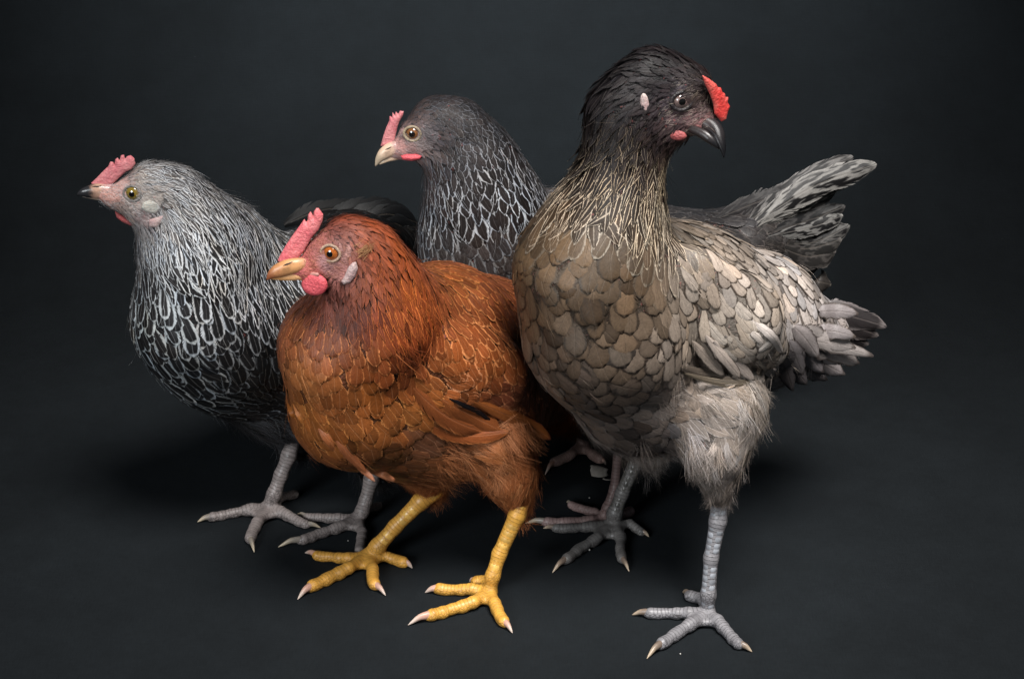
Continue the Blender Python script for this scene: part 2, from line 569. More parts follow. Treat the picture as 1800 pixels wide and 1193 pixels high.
class Hen:
    def __init__(s, name, label, base_px, group=None):
        b = PZ(base_px[0], base_px[1], 0.0)
        o = bpy.data.objects.new(name, None)
        o.empty_display_size = .05
        C.objects.link(o)
        o.location = b
        o['label'] = label; o['category'] = 'hen'
        o['group'] = 'hens standing on the dark backdrop'
        world_loc[o.name] = Vector(b)
        s.root = o
        s.parts = []

    def body(s, spec, k=.016, vox=.0022):
        s.prims = chains(spec)
        s.f = Field(s.prims, k, vox)

    def surf(s, px, py):
        X, h = s.f.cast([px], [py])
        return X[0]

    # ---- guides: (px, py, angle, length, width, style+category, colA, colB, lace, shaft, bar)
    def guides(s, rows):
        px = np.array([r[0] for r in rows], float); py = np.array([r[1] for r in rows], float)
        X, hit = s.f.cast(px, py)
        s.gX = X
        ang = np.radians([r[2] for r in rows])
        s.gD = (np.cos(ang)[:, None] * RIGHT - np.sin(ang)[:, None] * UP).astype(F32)
        s.gL = np.array([r[3] for r in rows], F32); s.gW = np.array([r[4] for r in rows], F32)
        s.gS = np.array([STY[r[5][0]] for r in rows]); s.gC = [r[5][1:] for r in rows]
        s.gA = np.array([hexc(r[6]) for r in rows], F32); s.gB = np.array([hexc(r[7]) for r in rows], F32)
        s.gP = np.array([r[8:11] for r in rows], F32)
        s.gP[:, 0] *= np.where(s.gS == 0, 1.7, 1.0)
        tn = np.array(getattr(s, 'tone', (1, 1, 1)), F32)
        for i, c in enumerate(s.gC):
            kl, kw, kb, kc = getattr(s, 'scale', {}).get(c, (1, 1, 1, 1))
            s.gL[i] *= kl; s.gW[i] *= kw; s.gA[i] *= kb; s.gP[i, 0] *= kc
            s.gB[i] *= getattr(s, 'rim', {}).get(c, 1)
            if c == 'head_feather': s.gB[i] *= kb ** .5
        s.gA *= tn; s.gB *= tn
        hd = s.gS == 2
        s.gW[hd] *= 1.35; s.gL[hd] *= 1.25

    def interp(s, X):
        d2 = ((X[:, None, :] - s.gX[None]) ** 2).sum(2)
        wgt = 1 / (d2 + .00006) ** 1.7
        near = np.argmin(d2 * (1 + .35 * rng.random(d2.shape)), 1)
        near2 = np.argmin(d2, 1)
        wgt /= wgt.sum(1, keepdims=True)
        f = lambda a: wgt @ a
        return f(s.gD), f(s.gL), f(s.gW), near, f(s.gA), f(s.gB), f(s.gP), near2

    def make_body_mesh(s, legs):
        V, F = s.f.mesh()
        V2, n = s.f.project(V, 0.0, 1)
        V = V2
        _, _, _, near, ca, cb, _, near2 = s.interp(V)
        bare = s.gS[near2] == 4
        # bare skin keeps its own colour, feathered skin is greyish down
        d2 = ((V[:, None, :] - s.gX[None]) ** 2).sum(2)
        wgt = 1 / (d2 + .00001) ** 2.2
        wgt[:, s.gS != 4] *= .001
        wgt /= wgt.sum(1, keepdims=True)
        col = np.where(bare[:, None], wgt @ s.gA, ca * .45)
        Vs, Fs, A, B, U, mi = [V], [F], [col], [col], [np.zeros((len(V), 3))], [np.zeros(len(F))]
        off = len(V)
        for lv, lf, la, lb, lu in legs:
            Vs.append(lv); Fs.append(lf + off); A.append(la); B.append(lb); U.append(lu); mi.append(np.ones(len(lf)))
            off += len(lv)
        V = np.concatenate(Vs); F = np.concatenate(Fs)
        m = np_mesh('body', V, F, {'ca': np.concatenate(A), 'cb': np.concatenate(B), 'fu': np.concatenate(U)},
                    mats=[M_skin, M_leg], mat_idx=np.concatenate(mi))
        s.bodyobj = link('body', m, s.root, world_loc[s.root.name])
        s.bodyVF = (V, F)

    def plumage(s, others, dens=1.0, bright=1.0):
        """sample roots over the body and grow feathers"""
        V, F = s.f.mesh()
        tri = np.concatenate([F[:, :3], F[:, [0, 2, 3]]])
        a, b, c = V[tri[:, 0]], V[tri[:, 1]], V[tri[:, 2]]
        area = np.linalg.norm(np.cross(b - a, c - a), axis=1) / 2
        cen = (a + b + c) / 3
        _, L, W, near, _, _, _, _ = s.interp(cen)
        px = .000385
        tiny = s.gS[near] == 2
        fl_ = s.gS[near] == 3
        sl = L * px * np.where(tiny, .40, np.where(fl_, .28, .35)) / dens; sw = W * px * np.where(tiny, .60, .60)
        sp = sl * sw
        want = area / sp * 4.0
        cnt = rng.poisson(want)
        idx = np.repeat(np.arange(len(tri)), cnt)
        r1 = np.sqrt(rng.random(len(idx)))[:, None]; r2 = rng.random(len(idx))[:, None]
        X = (a[idx] * (1 - r1) + b[idx] * r1 * (1 - r2) + c[idx] * r1 * r2).astype(F32)
        rad = sl[idx]; rw = sw[idx]
        Dq = s.interp(X)[0]
        # poisson-disc elimination
        order = rng.permutation(len(X))
        X = X[order]; rad = rad[order]; rw = rw[order]; Dq = Dq[order]; Dq /= np.maximum(np.linalg.norm(Dq, axis=1, keepdims=True), 1e-6)
        cell = {}
        keep = np.zeros(len(X), bool)
        cs = float(np.percentile(rad, 60)) * 1.5
        key = np.floor(X / cs).astype(int)
        Xl = X.tolist(); rl = rad.tolist(); kl = key.tolist(); wl = rw.tolist(); Dl = Dq.tolist()
        for i in range(len(Xl)):
            kx, ky, kz = kl[i]; r = rl[i]; x, y, z = Xl[i]
            rw_ = wl[i]; ax, ay, az = Dl[i]
            m = 1 if max(r, rw_) <= cs * 1.1 else 2
            ok = True; i1 = 1 / (r * r); i2 = 1 / (rw_ * rw_)
            for dx in range(-m, m + 1):
                for dy in range(-m, m + 1):
                    for dz in range(-m, m + 1):
                        for (qx, qy, qz) in cell.get((kx + dx, ky + dy, kz + dz), ()):
                            qx -= x; qy -= y; qz -= z
                            al = qx * ax + qy * ay + qz * az
                            if al * al * i1 + (qx * qx + qy * qy + qz * qz - al * al) * i2 < .86:
                                ok = False; break
                        if not ok: break
                    if not ok: break
                if not ok: break
            if ok:
                keep[i] = True
                cell.setdefault((kx, ky, kz), []).append((x, y, z))
        X = X[keep]
        D, L, W, near, ca, cb, pp, _ = s.interp(X)
        sty = s.gS[near]
        X, n = s.f.project(X, 0.0, 1)
        D = D - n * (D * n).sum(1, keepdims=True)
        side = np.cross(n, D)
        ang = rng.normal(0, .17 * getattr(s, 'ruffle', 1) ** .8, len(X))[:, None]
        D = D * np.cos(ang) + side * np.sin(ang)
        D /= np.maximum(np.linalg.norm(D, axis=1, keepdims=True), 1e-6)
        L = L * px * rng.uniform(.80, 1.25, len(X)); W = W * px * rng.uniform(.80, 1.22, len(X))
        # low frequency clump variation + per feather variation
        ph = np.sin(X[:, 0] * 170 + 3 * np.sin(X[:, 2] * 90)) * np.sin(X[:, 2] * 150 + 2 * np.sin(X[:, 1] * 110))
        val = (1 + .12 * ph + rng.normal(0, getattr(s, 'contrast', .15), len(X))).clip(.45, 1.7)[:, None] * bright
        hue = 1 + rng.normal(0, .03, (len(X), 1)) * np.array([[1, 0, -1.2]])
        ca = ca * val * hue; cb = cb * np.sqrt(val) * hue
        pp = pp * np.stack([rng.uniform(.6, 1.3, len(X)), rng.uniform(.2, 1.2, len(X)), rng.uniform(.5, 1.2, len(X))], 1)
        odd = rng.random(len(X)) < getattr(s, 'odd', (0,))[0]
        if odd.any():
            odd &= sty == 0
            ca[odd] = hexc(s.odd[1]) * rng.uniform(.7, 1.1, (odd.sum(), 1)); cb[odd] = ca[odd] * .8
        rnd = rng.random(len(X))
        vis = (n * (EYE - X) / np.linalg.norm(EYE - X, axis=1, keepdims=True)).sum(1)
        s.stats = {}
        for code, rows, cols in ((0, 7, 5), (1, 7, 3), (2, 4, 3)):
            m = np.where(sty == code)[0]
            if not len(m): continue
            h0 = rng.uniform(.0002, .0004, len(m)).astype(F32)
            lift = rng.uniform(.055, .085, len(m)).astype(F32) if code < 2 else (rng.uniform(.10, .18, len(m)) * getattr(s, 'ruffle', 1)).astype(F32)
            if code == 0:
                stray = rng.random(len(m)) < .05
                lift = np.where(stray, lift * 1.8, lift)
            curl = rng.normal(0, .18, len(m)).astype(F32)
            G, uu, vv = feather_grid(s.f, X[m], D[m], L[m], W[m], sty[m], h0, lift.astype(F32), rows, cols, curl)
            s.emit(G, uu, vv, ca[m], cb[m], pp[m], rnd[m], rows, cols,
                   [s.gC[q] for q in near[m]], vis[m] * L[m] * W[m], X[m], n[m], others, code)
        # loose barbs standing free of the feathers, longer among the hackles
        hk = np.isin([s.gC[q] for q in near], ['hackle_feather'])
        q = np.where((sty < 2) & (rng.random(len(X)) < np.where(hk, .55, .22) * getattr(s, 'loose', 1)))[0]
        s.fluff(X[q] + D[q] * (L[q] * .55)[:, None], D[q], n[q], L[q] * np.where(hk[q], 1.15, .6), W[q], ca[q] * 1.1, np.where(hk[q][:, None], cb[q], np.maximum(cb[q], ca[q] * 1.7)), per=3, name='loose_barbs', width=.00010, raise_=.0022)
        q = np.where((sty == 2) & (rng.random(len(X)) < .5))[0]
        s.fluff(X[q], D[q], n[q], L[q] * 1.0, W[q], ca[q], cb[q], per=2, name='head_bristles', width=.00008, raise_=.0008)
        # short bristles over the bare face
        V0 = V[rng.integers(0, len(V), 60000)]
        Dn, _, _, _, cA, _, _, nr2 = s.interp(V0)
        fm = (s.gS[nr2] == 4) & (((V0 - s.gX[nr2]) ** 2).sum(1) < .011 ** 2)
        V0 = V0[fm][:420]; 
        if len(V0):
            V0, n0 = s.f.project(V0, 0.0, 1)
            D0 = -s.face * RIGHT - .35 * UP
            D0 = D0[None] - n0 * (n0 @ D0)[:, None]; D0 /= np.linalg.norm(D0, axis=1, keepdims=True)
            k0 = len(V0)
            s.fluff(V0, D0.astype(F32), n0, np.full(k0, .0042), np.full(k0, .001), np.tile(s.bristle[0], (k0, 1)), np.tile(s.bristle[1], (k0, 1)), per=2, segs=3, name='face_bristles', width=.00006, raise_=.0002)
        m = np.where(sty == 3)[0]
        if len(m): s.fluff(X[m], D[m], n[m], L[m], W[m], ca[m], cb[m])

    def emit(s, G, uu, vv, ca, cb, pp, rnd, rows, cols, cats, score, X, n, others, code):
        N, nv = G.shape[:2]
        fc = grid_faces(rows, cols)
        fu = np.stack([uu, vv, np.repeat(rnd[:, None], nv, 1)], 2)
        cats = np.array(cats)
        if code == 2:
            s.stuff(G, fc, ca, cb, fu, pp, 'head_plumage')
            return
        # feathers hidden behind another hen never count as shown
        hid = np.zeros(N, bool)
        cand = np.where(score > 0)[0]
        ev = Vector(EYE)
        for i in cand:
            p = Vector(X[i]) + Vector(n[i]) * .004
            dv = (ev - p).normalized()
            for bv in others:
                if bv.ray_cast(p, dv)[0] is not None:
                    hid[i] = True; break
        score = np.where(hid, -1, score)
        for cat in sorted(set(cats.tolist())):
            m = np.where(cats == cat)[0]
            o = m[np.argsort(-score[m])]
            top = [i for i in o[:290] if score[i] > 0]
            rest = np.array([i for i in m if i not in set(top)], int)
            for i in top:
                me = np_mesh(cat, G[i], fc, {'ca': np.repeat(ca[i][None], nv, 0), 'cb': np.repeat(cb[i][None], nv, 0),
                                             'fu': fu[i], 'fp': np.repeat(pp[i][None], nv, 0)}, mats=[M_feather])
                link(cat, me, s.root, tuple(float(q) for q in X[i]))
            if len(rest):
                s.stuff(G[rest], fc, ca[rest], cb[rest], fu[rest], pp[rest], cat + 's')

    def stuff(s, G, fc, ca, cb, fu, pp, name):
        N, nv = G.shape[:2]
        F = (fc[None] + (np.arange(N) * nv)[:, None, None]).reshape(-1, 4)
        me = np_mesh(name, G.reshape(-1, 3), F, {'ca': expand(ca, nv), 'cb': expand(cb, nv), 'fu': fu.reshape(-1, 3), 'fp': expand(pp, nv)}, mats=[M_feather])
        link(name, me, s.root, world_loc[s.root.name], kind='stuff')

    def fluff(s, X, D, n, L, W, ca, cb, per=38, segs=4, name='fluff', width=.00009, raise_=.0008):
        """tufts of fine barbs"""
        N = len(X)
        idx = np.repeat(np.arange(N), per)
        M = len(idx)
        x = X[idx] + rng.normal(0, .0012, (M, 3)); nn = n[idx]; d = D[idx]
        side = np.cross(nn, d)
        fan = (rng.normal(0, .22, N)[idx] + rng.normal(0, .20, M))[:, None]
        d = d * np.cos(fan) + side * np.sin(fan) + nn * np.abs(rng.normal(.05, .09, M))[:, None]
        d /= np.linalg.norm(d, axis=1, keepdims=True)
        ln = L[idx] * rng.uniform(.45, 1.1, M)
        ln = ln[:, None]
        wob = rng.normal(0, .20, (N, 3))[idx] + rng.normal(0, .07, (M, 3))
        ts = np.linspace(0, 1, segs)
        wd = np.cross(d, nn); wd /= np.maximum(np.linalg.norm(wd, axis=1, keepdims=True), 1e-6)
        rot = rng.uniform(-.6, .6, M)[:, None]
        wd = wd * np.cos(rot) + nn * np.sin(rot)
        w0 = width * rng.uniform(.7, 1.5, M)[:, None]
        G = np.empty((M, segs, 2, 3), F32)
        for i, t in enumerate(ts):
            c = x + d * ln * t + wob * ln * t * t - nn * ln * t * t * .12
            # keep the barbs outside the body
            dd = s.f.d(c.astype(F32))
            c = c + nn * np.maximum(raise_ + .0012 * t - dd, 0)[:, None]
            w_ = w0 * (1 - .75 * t)
            G[:, i, 0] = c - wd * w_; G[:, i, 1] = c + wd * w_
        col = ca[idx] * rng.uniform(.75, 1.2, (M, 1))
        mixr = (rng.random(M) < np.clip(rng.normal(.4, .35, N), 0, 1)[idx])[:, None]
        col = np.where(mixr, cb[idx], col)
        fc = grid_faces(segs, 2)
        nv = segs * 2
        F = (fc[None] + (np.arange(M) * nv)[:, None, None]).reshape(-1, 4)
        me = np_mesh(name, G.reshape(-1, 3), F, {'ca': expand(col, nv)}, mats=[M_fluff])
        link(name, me, s.root, world_loc[s.root.name], kind='stuff')

    # ---- a long free feather along a drawn path
    def long(s, name, pts, wpx, ca, cb, pp=(0, 0, 0), normal=None, label=None, vane=.5, blunt=.7, ragged=.05, rows=12):
        pts = [np.asarray(p, float) for p in pts]
        tn = np.array(getattr(s, 'tone', (1, 1, 1)))
        ctrl = np.array(pts)
        tt = np.linspace(0, 1, rows)
        # Catmull style interpolation along the points
        seg = np.linspace(0, 1, len(ctrl))
        cen = np.stack([np.interp(tt, seg, ctrl[:, i]) for i in range(3)], 1)
        for _ in range(3):
            cen[1:-1] = .25 * cen[:-2] + .5 * cen[1:-1] + .25 * cen[2:]
        tang = np.gradient(cen, axis=0); tang /= np.linalg.norm(tang, axis=1, keepdims=True)
        nrm = np.array(normal if normal is not None else -FWD, float)
        side = np.cross(nrm[None], tang); side /= np.linalg.norm(side, axis=1, keepdims=True)
        nl = np.cross(tang, side)
        w_ = wpx * 1.5 * mpp(cen[0])
        cols = 7
        us = np.linspace(-1, 1, cols)
        V = []; fu = []
        r = random.random()
        for i, t in enumerate(tt):
            p = .25 + .75 * min(1, t / .35) ** .7
            if t > blunt: p *= max(.04, math.sqrt(max(0, 1 - ((t - blunt) / (1.02 - blunt)) ** 2)))
            for u in us:
                hw = w_ * p * ((1 - vane) if u < 0 else vane) * (1 + (rng.normal(0, ragged) if abs(u) > .9 else 0))
                q = cen[i] + side[i] * u * hw - nl[i] * (abs(u) ** 1.6) * w_ * .13 - tang[i] * (u * u) * (t ** 4) * w_ * .12
                V.append(q); fu.append((u, t, r))
        n = len(V)
        me = np_mesh(name, V, grid_faces(rows, cols), {'ca': np.repeat((hexc(ca) * tn)[None], n, 0), 'cb': np.repeat((hexc(cb) * tn)[None], n, 0),
                     'fu': fu, 'fp': np.repeat(np.array(pp)[None], n, 0)}, mats=[M_feather])
        return link(name, me, s.root, tuple(float(q) for q in pts[0]), label=label)

    # ---- head furniture
    def slab(s, name, outline, Y, tmm, mat, vox=.00045, tilt=(0, -1, 0), label=None, rim=.35, follow=None, origin=None):
        """a fleshy lobe: outline in the photo at distance Y (or on a tilted plane), swelling towards its middle"""
        c0 = np.mean([P(x, y, Y) for x, y in outline], 0)
        nrm = np.array(tilt, float); nrm /= np.linalg.norm(nrm)
        e1 = np.cross((0, 0, 1.0), nrm); e1 /= np.linalg.norm(e1); e2 = np.cross(nrm, e1)
        pl = []
        for x, y in outline:
            d = rays([x], [y])[0]
            t = np.dot(c0 - EYE, nrm) / np.dot(d, nrm)
            q = EYE + d * t - c0
            pl.append((q @ e1, q @ e2))
        pl = np.array(pl)
        th = tmm * .001 / 2
        lo = pl.min(0) - .002; hi = pl.max(0) + .002
        nxv = int((hi[0] - lo[0]) / vox) + 2; nyv = int((hi[1] - lo[1]) / vox) + 2; nzv = int((2 * th + .004) / vox) + 2
        gx = lo[0] + vox * np.arange(nxv); gy = lo[1] + vox * np.arange(nyv); gz = -th - .002 + vox * np.arange(nzv)
        XX, YY = np.meshgrid(gx, gy, indexing='ij')
        d = np.full(XX.shape, 1e9); ins = np.zeros(XX.shape, bool)
        n = len(pl)
        for i in range(n):
            a = pl[i]; b = pl[(i + 1) % n]
            ba = b - a; l2 = max(ba @ ba, 1e-12)
            t = np.clip(((XX - a[0]) * ba[0] + (YY - a[1]) * ba[1]) / l2, 0, 1)
            dx = XX - a[0] - t * ba[0]; dy = YY - a[1] - t * ba[1]
            d = np.minimum(d, np.sqrt(dx * dx + dy * dy))
            cr = ((a[1] > YY) != (b[1] > YY)) & (XX < (b[0] - a[0]) * (YY - a[1]) / (b[1] - a[1] + 1e-12) + a[0])
            ins ^= cr
        d2 = np.where(ins, -d, d)
        T = th * np.clip(-d2 / (th * 1.6), -1, 1)
        wr = 1 + .06 * np.sin(XX * 2600 + 2 * np.sin(YY * 1900)) * np.sin(YY * 2300 + 1.7 * np.sin(XX * 2100)) + .07 * np.sin(XX * 1100 + 2.5 * np.sin(YY * 700)) * np.sin(YY * 1000 + 2.2 * np.sin(XX * 800))
        T = np.where(d2 < 0, wr * th * np.sqrt(np.clip(1 - (1 - np.clip(-d2 / (th * 1.8), 0, 1)) ** 2, 0, 1)), -d2)
        g = np.where(d2[..., None] < 0, np.abs(gz)[None, None] - T[..., None], np.sqrt(d2[..., None] ** 2 + gz[None, None] ** 2) - .00015)
        fg = openvdb.FloatGrid(background=1.0); fg.copyFromArray(g.astype(F32))
        pts, quads = fg.convertToQuads(isovalue=0.0)
        q = np.asarray(pts) * vox + np.array([lo[0], lo[1], -th - .002])
        V = c0 + q[:, :1] * e1 + q[:, 1:2] * e2 + q[:, 2:3] * nrm
        me = np_mesh(name, V, np.asarray(quads)[:, ::-1], mats=[mat])
        return link(name, me, s.root, tuple(origin if origin is not None else c0), label=label)

    def loft(s, name, pts, mat, seg=16, lateral=(0, 1, 0), parent=None, sub=3, label=None, squash=None, capr=True):
        """pts: (point, half height m, half width m)"""
        cen = np.array([p[0] for p in pts]); hh = np.array([p[1] for p in pts]); hw = np.array([p[2] for p in pts])
        n0 = len(pts); tt = np.linspace(0, n0 - 1, (n0 - 1) * sub + 1)
        xs = np.arange(n0)

        def cr(a):
            out = []
            for t in tt:
                i = min(int(t), n0 - 2); f = t - i
                p0, p1, p2, p3 = a[max(i - 1, 0)], a[i], a[i + 1], a[min(i + 2, n0 - 1)]
                out.append(.5 * (2 * p1 + (p2 - p0) * f + (2 * p0 - 5 * p1 + 4 * p2 - p3) * f * f + (3 * p1 - p0 - 3 * p2 + p3) * f ** 3))
            return np.array(out)
        cen, hh, hw = cr(cen), np.maximum(cr(hh), .00005), np.maximum(cr(hw), .00005)
        tang = np.gradient(cen, axis=0); tang /= np.linalg.norm(tang, axis=1, keepdims=True)
        lat = np.array(lateral, float)[None] - tang * (tang @ np.array(lateral, float))[:, None]
        lat /= np.linalg.norm(lat, axis=1, keepdims=True)
        upv = np.cross(lat, tang)
        V, fu = [], []
        for i in range(len(tt)):
            for j in range(seg):
                a = 2 * math.pi * j / seg
                V.append(cen[i] + lat[i] * math.cos(a) * hw[i] + upv[i] * math.sin(a) * hh[i])
                fu.append((i / (len(tt) - 1), math.sin(a), 0))
        F = []
        for i in range(len(tt) - 1):
            for j in range(seg):
                a = i * seg + j; b = i * seg + (j + 1) % seg
                F.append((a, b, b + seg, a + seg))
        k = len(V)
        V += [cen[0], cen[-1]]; fu += [(0, 0, 0), (1, 0, 0)]
        for j in range(seg):
            F.append((k, (j + 1) % seg, j, k))
            e = (len(tt) - 1) * seg
            F.append((k + 1, e + j, e + (j + 1) % seg, k + 1))
        quads = [f for f in F if f[0] != f[3]]; tris = [f[:3] for f in F if f[0] == f[3]]
        me = bpy.data.meshes.new(name)
        me.from_pydata([tuple(v) for v in V], [], quads + tris)
        me.polygons.foreach_set('use_smooth', np.ones(len(me.polygons), bool))
        at = me.attributes.new('fu', 'FLOAT_VECTOR', 'POINT'); at.data.foreach_set('vector', np.asarray(fu, F32).ravel())
        me.materials.append(mat); me.update()
        return link(name, me, parent or s.root, tuple(float(x) for x in pts[0][0]), label=label)

    def eye(s, px, py, r_iris, r_pup, r_ring, iris_c, lid_c, look=(0, -1, 0), sink=.35):
        X = s.surf(px, py)
        m = mpp(X)
        nrm = np.array(look, float); nrm /= np.linalg.norm(nrm)
        R = r_iris * m * 1.28
        c = X.astype(float) - nrm * R * (1 - sink)
        e1 = np.cross(nrm, (0, 0, 1.0)); e1 /= np.linalg.norm(e1); e2 = np.cross(e1, nrm)

        def cap(R_, amax, rings, amin=0.0):
            V, F = [], []
            seg = 32
            for i in range(rings + 1):
                a = amin + (amax - amin) * i / rings
                for j in range(seg):
                    b = 2 * math.pi * j / seg
                    V.append(c + R_ * (math.cos(a) * nrm + math.sin(a) * (math.cos(b) * e1 + math.sin(b) * e2)))
            for i in range(rings):
                for j in range(seg):
                    q = i * seg + j; q2 = i * seg + (j + 1) % seg
                    F.append((q, q + seg, q2 + seg, q2))
            return np.array(V), np.array(F)
        cc = tuple(c)
        V, F = cap(R, math.pi, 14)
        e = link('eye', np_mesh('eye', V, F, mats=[plain('eye_sclera', list(hexc('2a2220')) + [1], .25)]), s.root, cc)
        a_i = math.asin(min(.95, r_iris * m / R)); a_p = math.asin(min(.9, r_pup * m / R))
        V, F = cap(R * 1.012, a_i, 8)
        # iris with radial fibres
        t = NT('iris')
        geo = t.pos()
        n1 = t.noise(geo, 2600, 2)
        col = t.mix(t.ramp(n1, .3, .7), [x for x in hexc(iris_c)] + [1], [x * .4 for x in hexc(iris_c)] + [1])
        im = t.base(col, .12, .6); t.set(t.b.inputs['Coat Weight'], 1.0); t.b.inputs['Coat Roughness'].default_value = .02
        link('iris', np_mesh('iris', V, F, mats=[im]), e, cc)
        V, F = cap(R * 1.022, a_p, 5)
        link('pupil', np_mesh('pupil', V, F, mats=[M_pupil]), e, cc)
        # eyelid ring: a rolled rim of skin round the eye, slightly pointed front and back
        V, F = [], []
        seg, tub = 40, 12
        r0 = r_ring * m; rt = (r_ring - r_iris) * m * .46
        for j in range(seg):
            b = 2 * math.pi * j / seg
            dirv = math.cos(b) * e1 + math.sin(b) * e2
            rr = (r0 - rt * .9) * (1 + .10 * abs(math.cos(b)) ** 4 - .05 * abs(math.sin(b)))
            base = c + nrm * (R * .70) + dirv * rr
            for k in range(tub):
                a = 2 * math.pi * k / tub
                V.append(base + rt * (math.cos(a) * dirv * 1.15 + math.sin(a) * nrm * .95))
        for j in range(seg):
            for k in range(tub):
                F.append((j * tub + k, ((j + 1) % seg) * tub + k, ((j + 1) % seg) * tub + (k + 1) % tub, j * tub + (k + 1) % tub))
        lm = flesh_material('eyelid_skin', list(hexc(lid_c)) + [1], list(hexc(lid_c) * .7) + [1], .5, .05)
        link('eyelid', np_mesh('eyelid', V, np.array(F)[:, ::-1], mats=[lm]), s.root, cc)

    # ---- legs
    def leg(s, shank, toes, ca, cb, claw_mat, hub=None, claw_curl=.3, scutes=None, hubr=14):
        """shank: [(px,py,r)] top..bottom, Y from the hub on the floor; toes: list of [(px,py,r),...,(tipx,tipy)]"""
        hx, hy = hub
        hb = PZ(hx, hy, hubr * .7 * .00038)
        Yh = hb[1]
        sh = []
        n = len(shank)
        for i, (x, y, r) in enumerate(shank):
            Yv = Yh + .012 * (1 - i / max(n - 1, 1))
            p = P(x, y, Yv)
            sh.append((p, r * mpp(p) * .93))
        sh.append((hb, hubr * mpp(hb) * .8))
        prims = []; along = []
        acc = 0
        for (a, ra), (b, rb) in zip(sh[:-1], sh[1:]):
            prims.append(Prim(a, b, ra, rb)); along.append(acc); acc += np.linalg.norm(b - a)
        claws = []
        for toe in toes:
            pts = [(hb, hubr * .62 * mpp(hb))]
            knots = toe[:-1]
            for i, (x, y, r) in enumerate(knots):
                rm = r * .00035
                z = rm * (1.0 + (.35 if i == 0 else 0.05))
                pts.append((PZ(x, y, z), rm))
            acc2 = .5
            for q, ((a, ra), (b, rb)) in enumerate(zip(pts[:-1], pts[1:])):
                # pads: slight swellings along each toe
                prims.append(Prim(a, b, ra * (.92 if q else 1), rb * .90)); along.append(acc2); ln = np.linalg.norm(b - a); acc2 += ln
                k = max(1, int(ln / .008))
                for w_ in range(k):
                    t = (w_ + .5) / k
                    c = a + (b - a) * t + np.array([0, 0, -.0009])
                    rr = (ra + (rb - ra) * t) * (1.07 if w_ % 2 == 0 else .9)
                    if q > 0:
                        prims.append(Prim(c, c, rr, rr)); along.append(acc2 - ln + t * ln)
            a, ra = pts[-1]
            b = PZ(toe[-1][0], toe[-1][1], .0008)
            tp = a + (b - a) * .16; prims.append(Prim(a, tp, ra * .98, ra * .72)); along.append(acc2)
            claws.append((a, ra, b, pts[-2][0]))
        # webs of skin between neighbouring front toes
        fr = sorted([(math.atan2(c[0][1] - hb[1], c[0][0] - hb[0]), c[0]) for c in claws], key=lambda q: q[0])
        for (a1, p1), (a2, p2) in zip(fr[:-1], fr[1:]):
            if a2 - a1 < 1.9:
                for f_ in (.22, .34):
                    m1 = hb + (p1 - hb) * f_; m2 = hb + (p2 - hb) * f_
                    m1[2] = m2[2] = .0042
                    prims.append(Prim(m1, m2, .0024, .0024)); along.append(0)
        f = Field(prims, .0030, .00105, pad=.004, zmin=-.003)
        V, F = f.mesh()
        # nothing sinks into the floor
        V[:, 2] = np.maximum(V[:, 2], .0004)
        best = np.full(len(V), 9.0, F32); al = np.zeros(len(V), F32)
        for q, a0 in zip(prims, along):
            ba = q.b - q.a; l2 = max(float(ba @ ba), 1e-12)
            t = np.clip(((V - q.a) @ ba) / l2, 0, 1)
            d = np.linalg.norm(V - q.a - t[:, None] * ba, axis=1) - (q.ra + t * (q.rb - q.ra))
            m = d < best - 1e-5
            best = np.where(m, d, best); al = np.where(m, a0 + t * math.sqrt(l2), al)
        nrm = f.grad(V)
        up = nrm[:, 2]
        front = -nrm[:, 1]
        dors = np.where(V[:, 2] > .022, front * .7 + .2 - nrm[:, 0] * .3, up)
        n_ = len(V)
        A = np.repeat(hexc(ca)[None], n_, 0); B = np.repeat(hexc(cb)[None], n_, 0)
        s.legs.append((V, F, A, B, np.stack([al, dors, np.zeros(n_)], 1)))
        for a, ra, b, prev in claws:
            d = b - a; L = np.linalg.norm(d); dh = d / L
            st = a + dh * ra * .2 + np.array([0, 0, ra * .22])
            midp = st + (b - st) * .5 + np.array([0, 0, max(.0012, L * claw_curl * .35)])
            r = ra * .80
            s.loft('claw', [(st - dh * ra * .3, r * .8, r * .8), (st + (midp - st) * .35, r * .95, r * .85), (midp, r * .72, r * .6), (midp + (b - midp) * .6, r * .4, r * .34), (b, r * .08, r * .08)],
                   claw_mat, seg=10, lateral=np.cross((0, 0, 1), dh), sub=2)
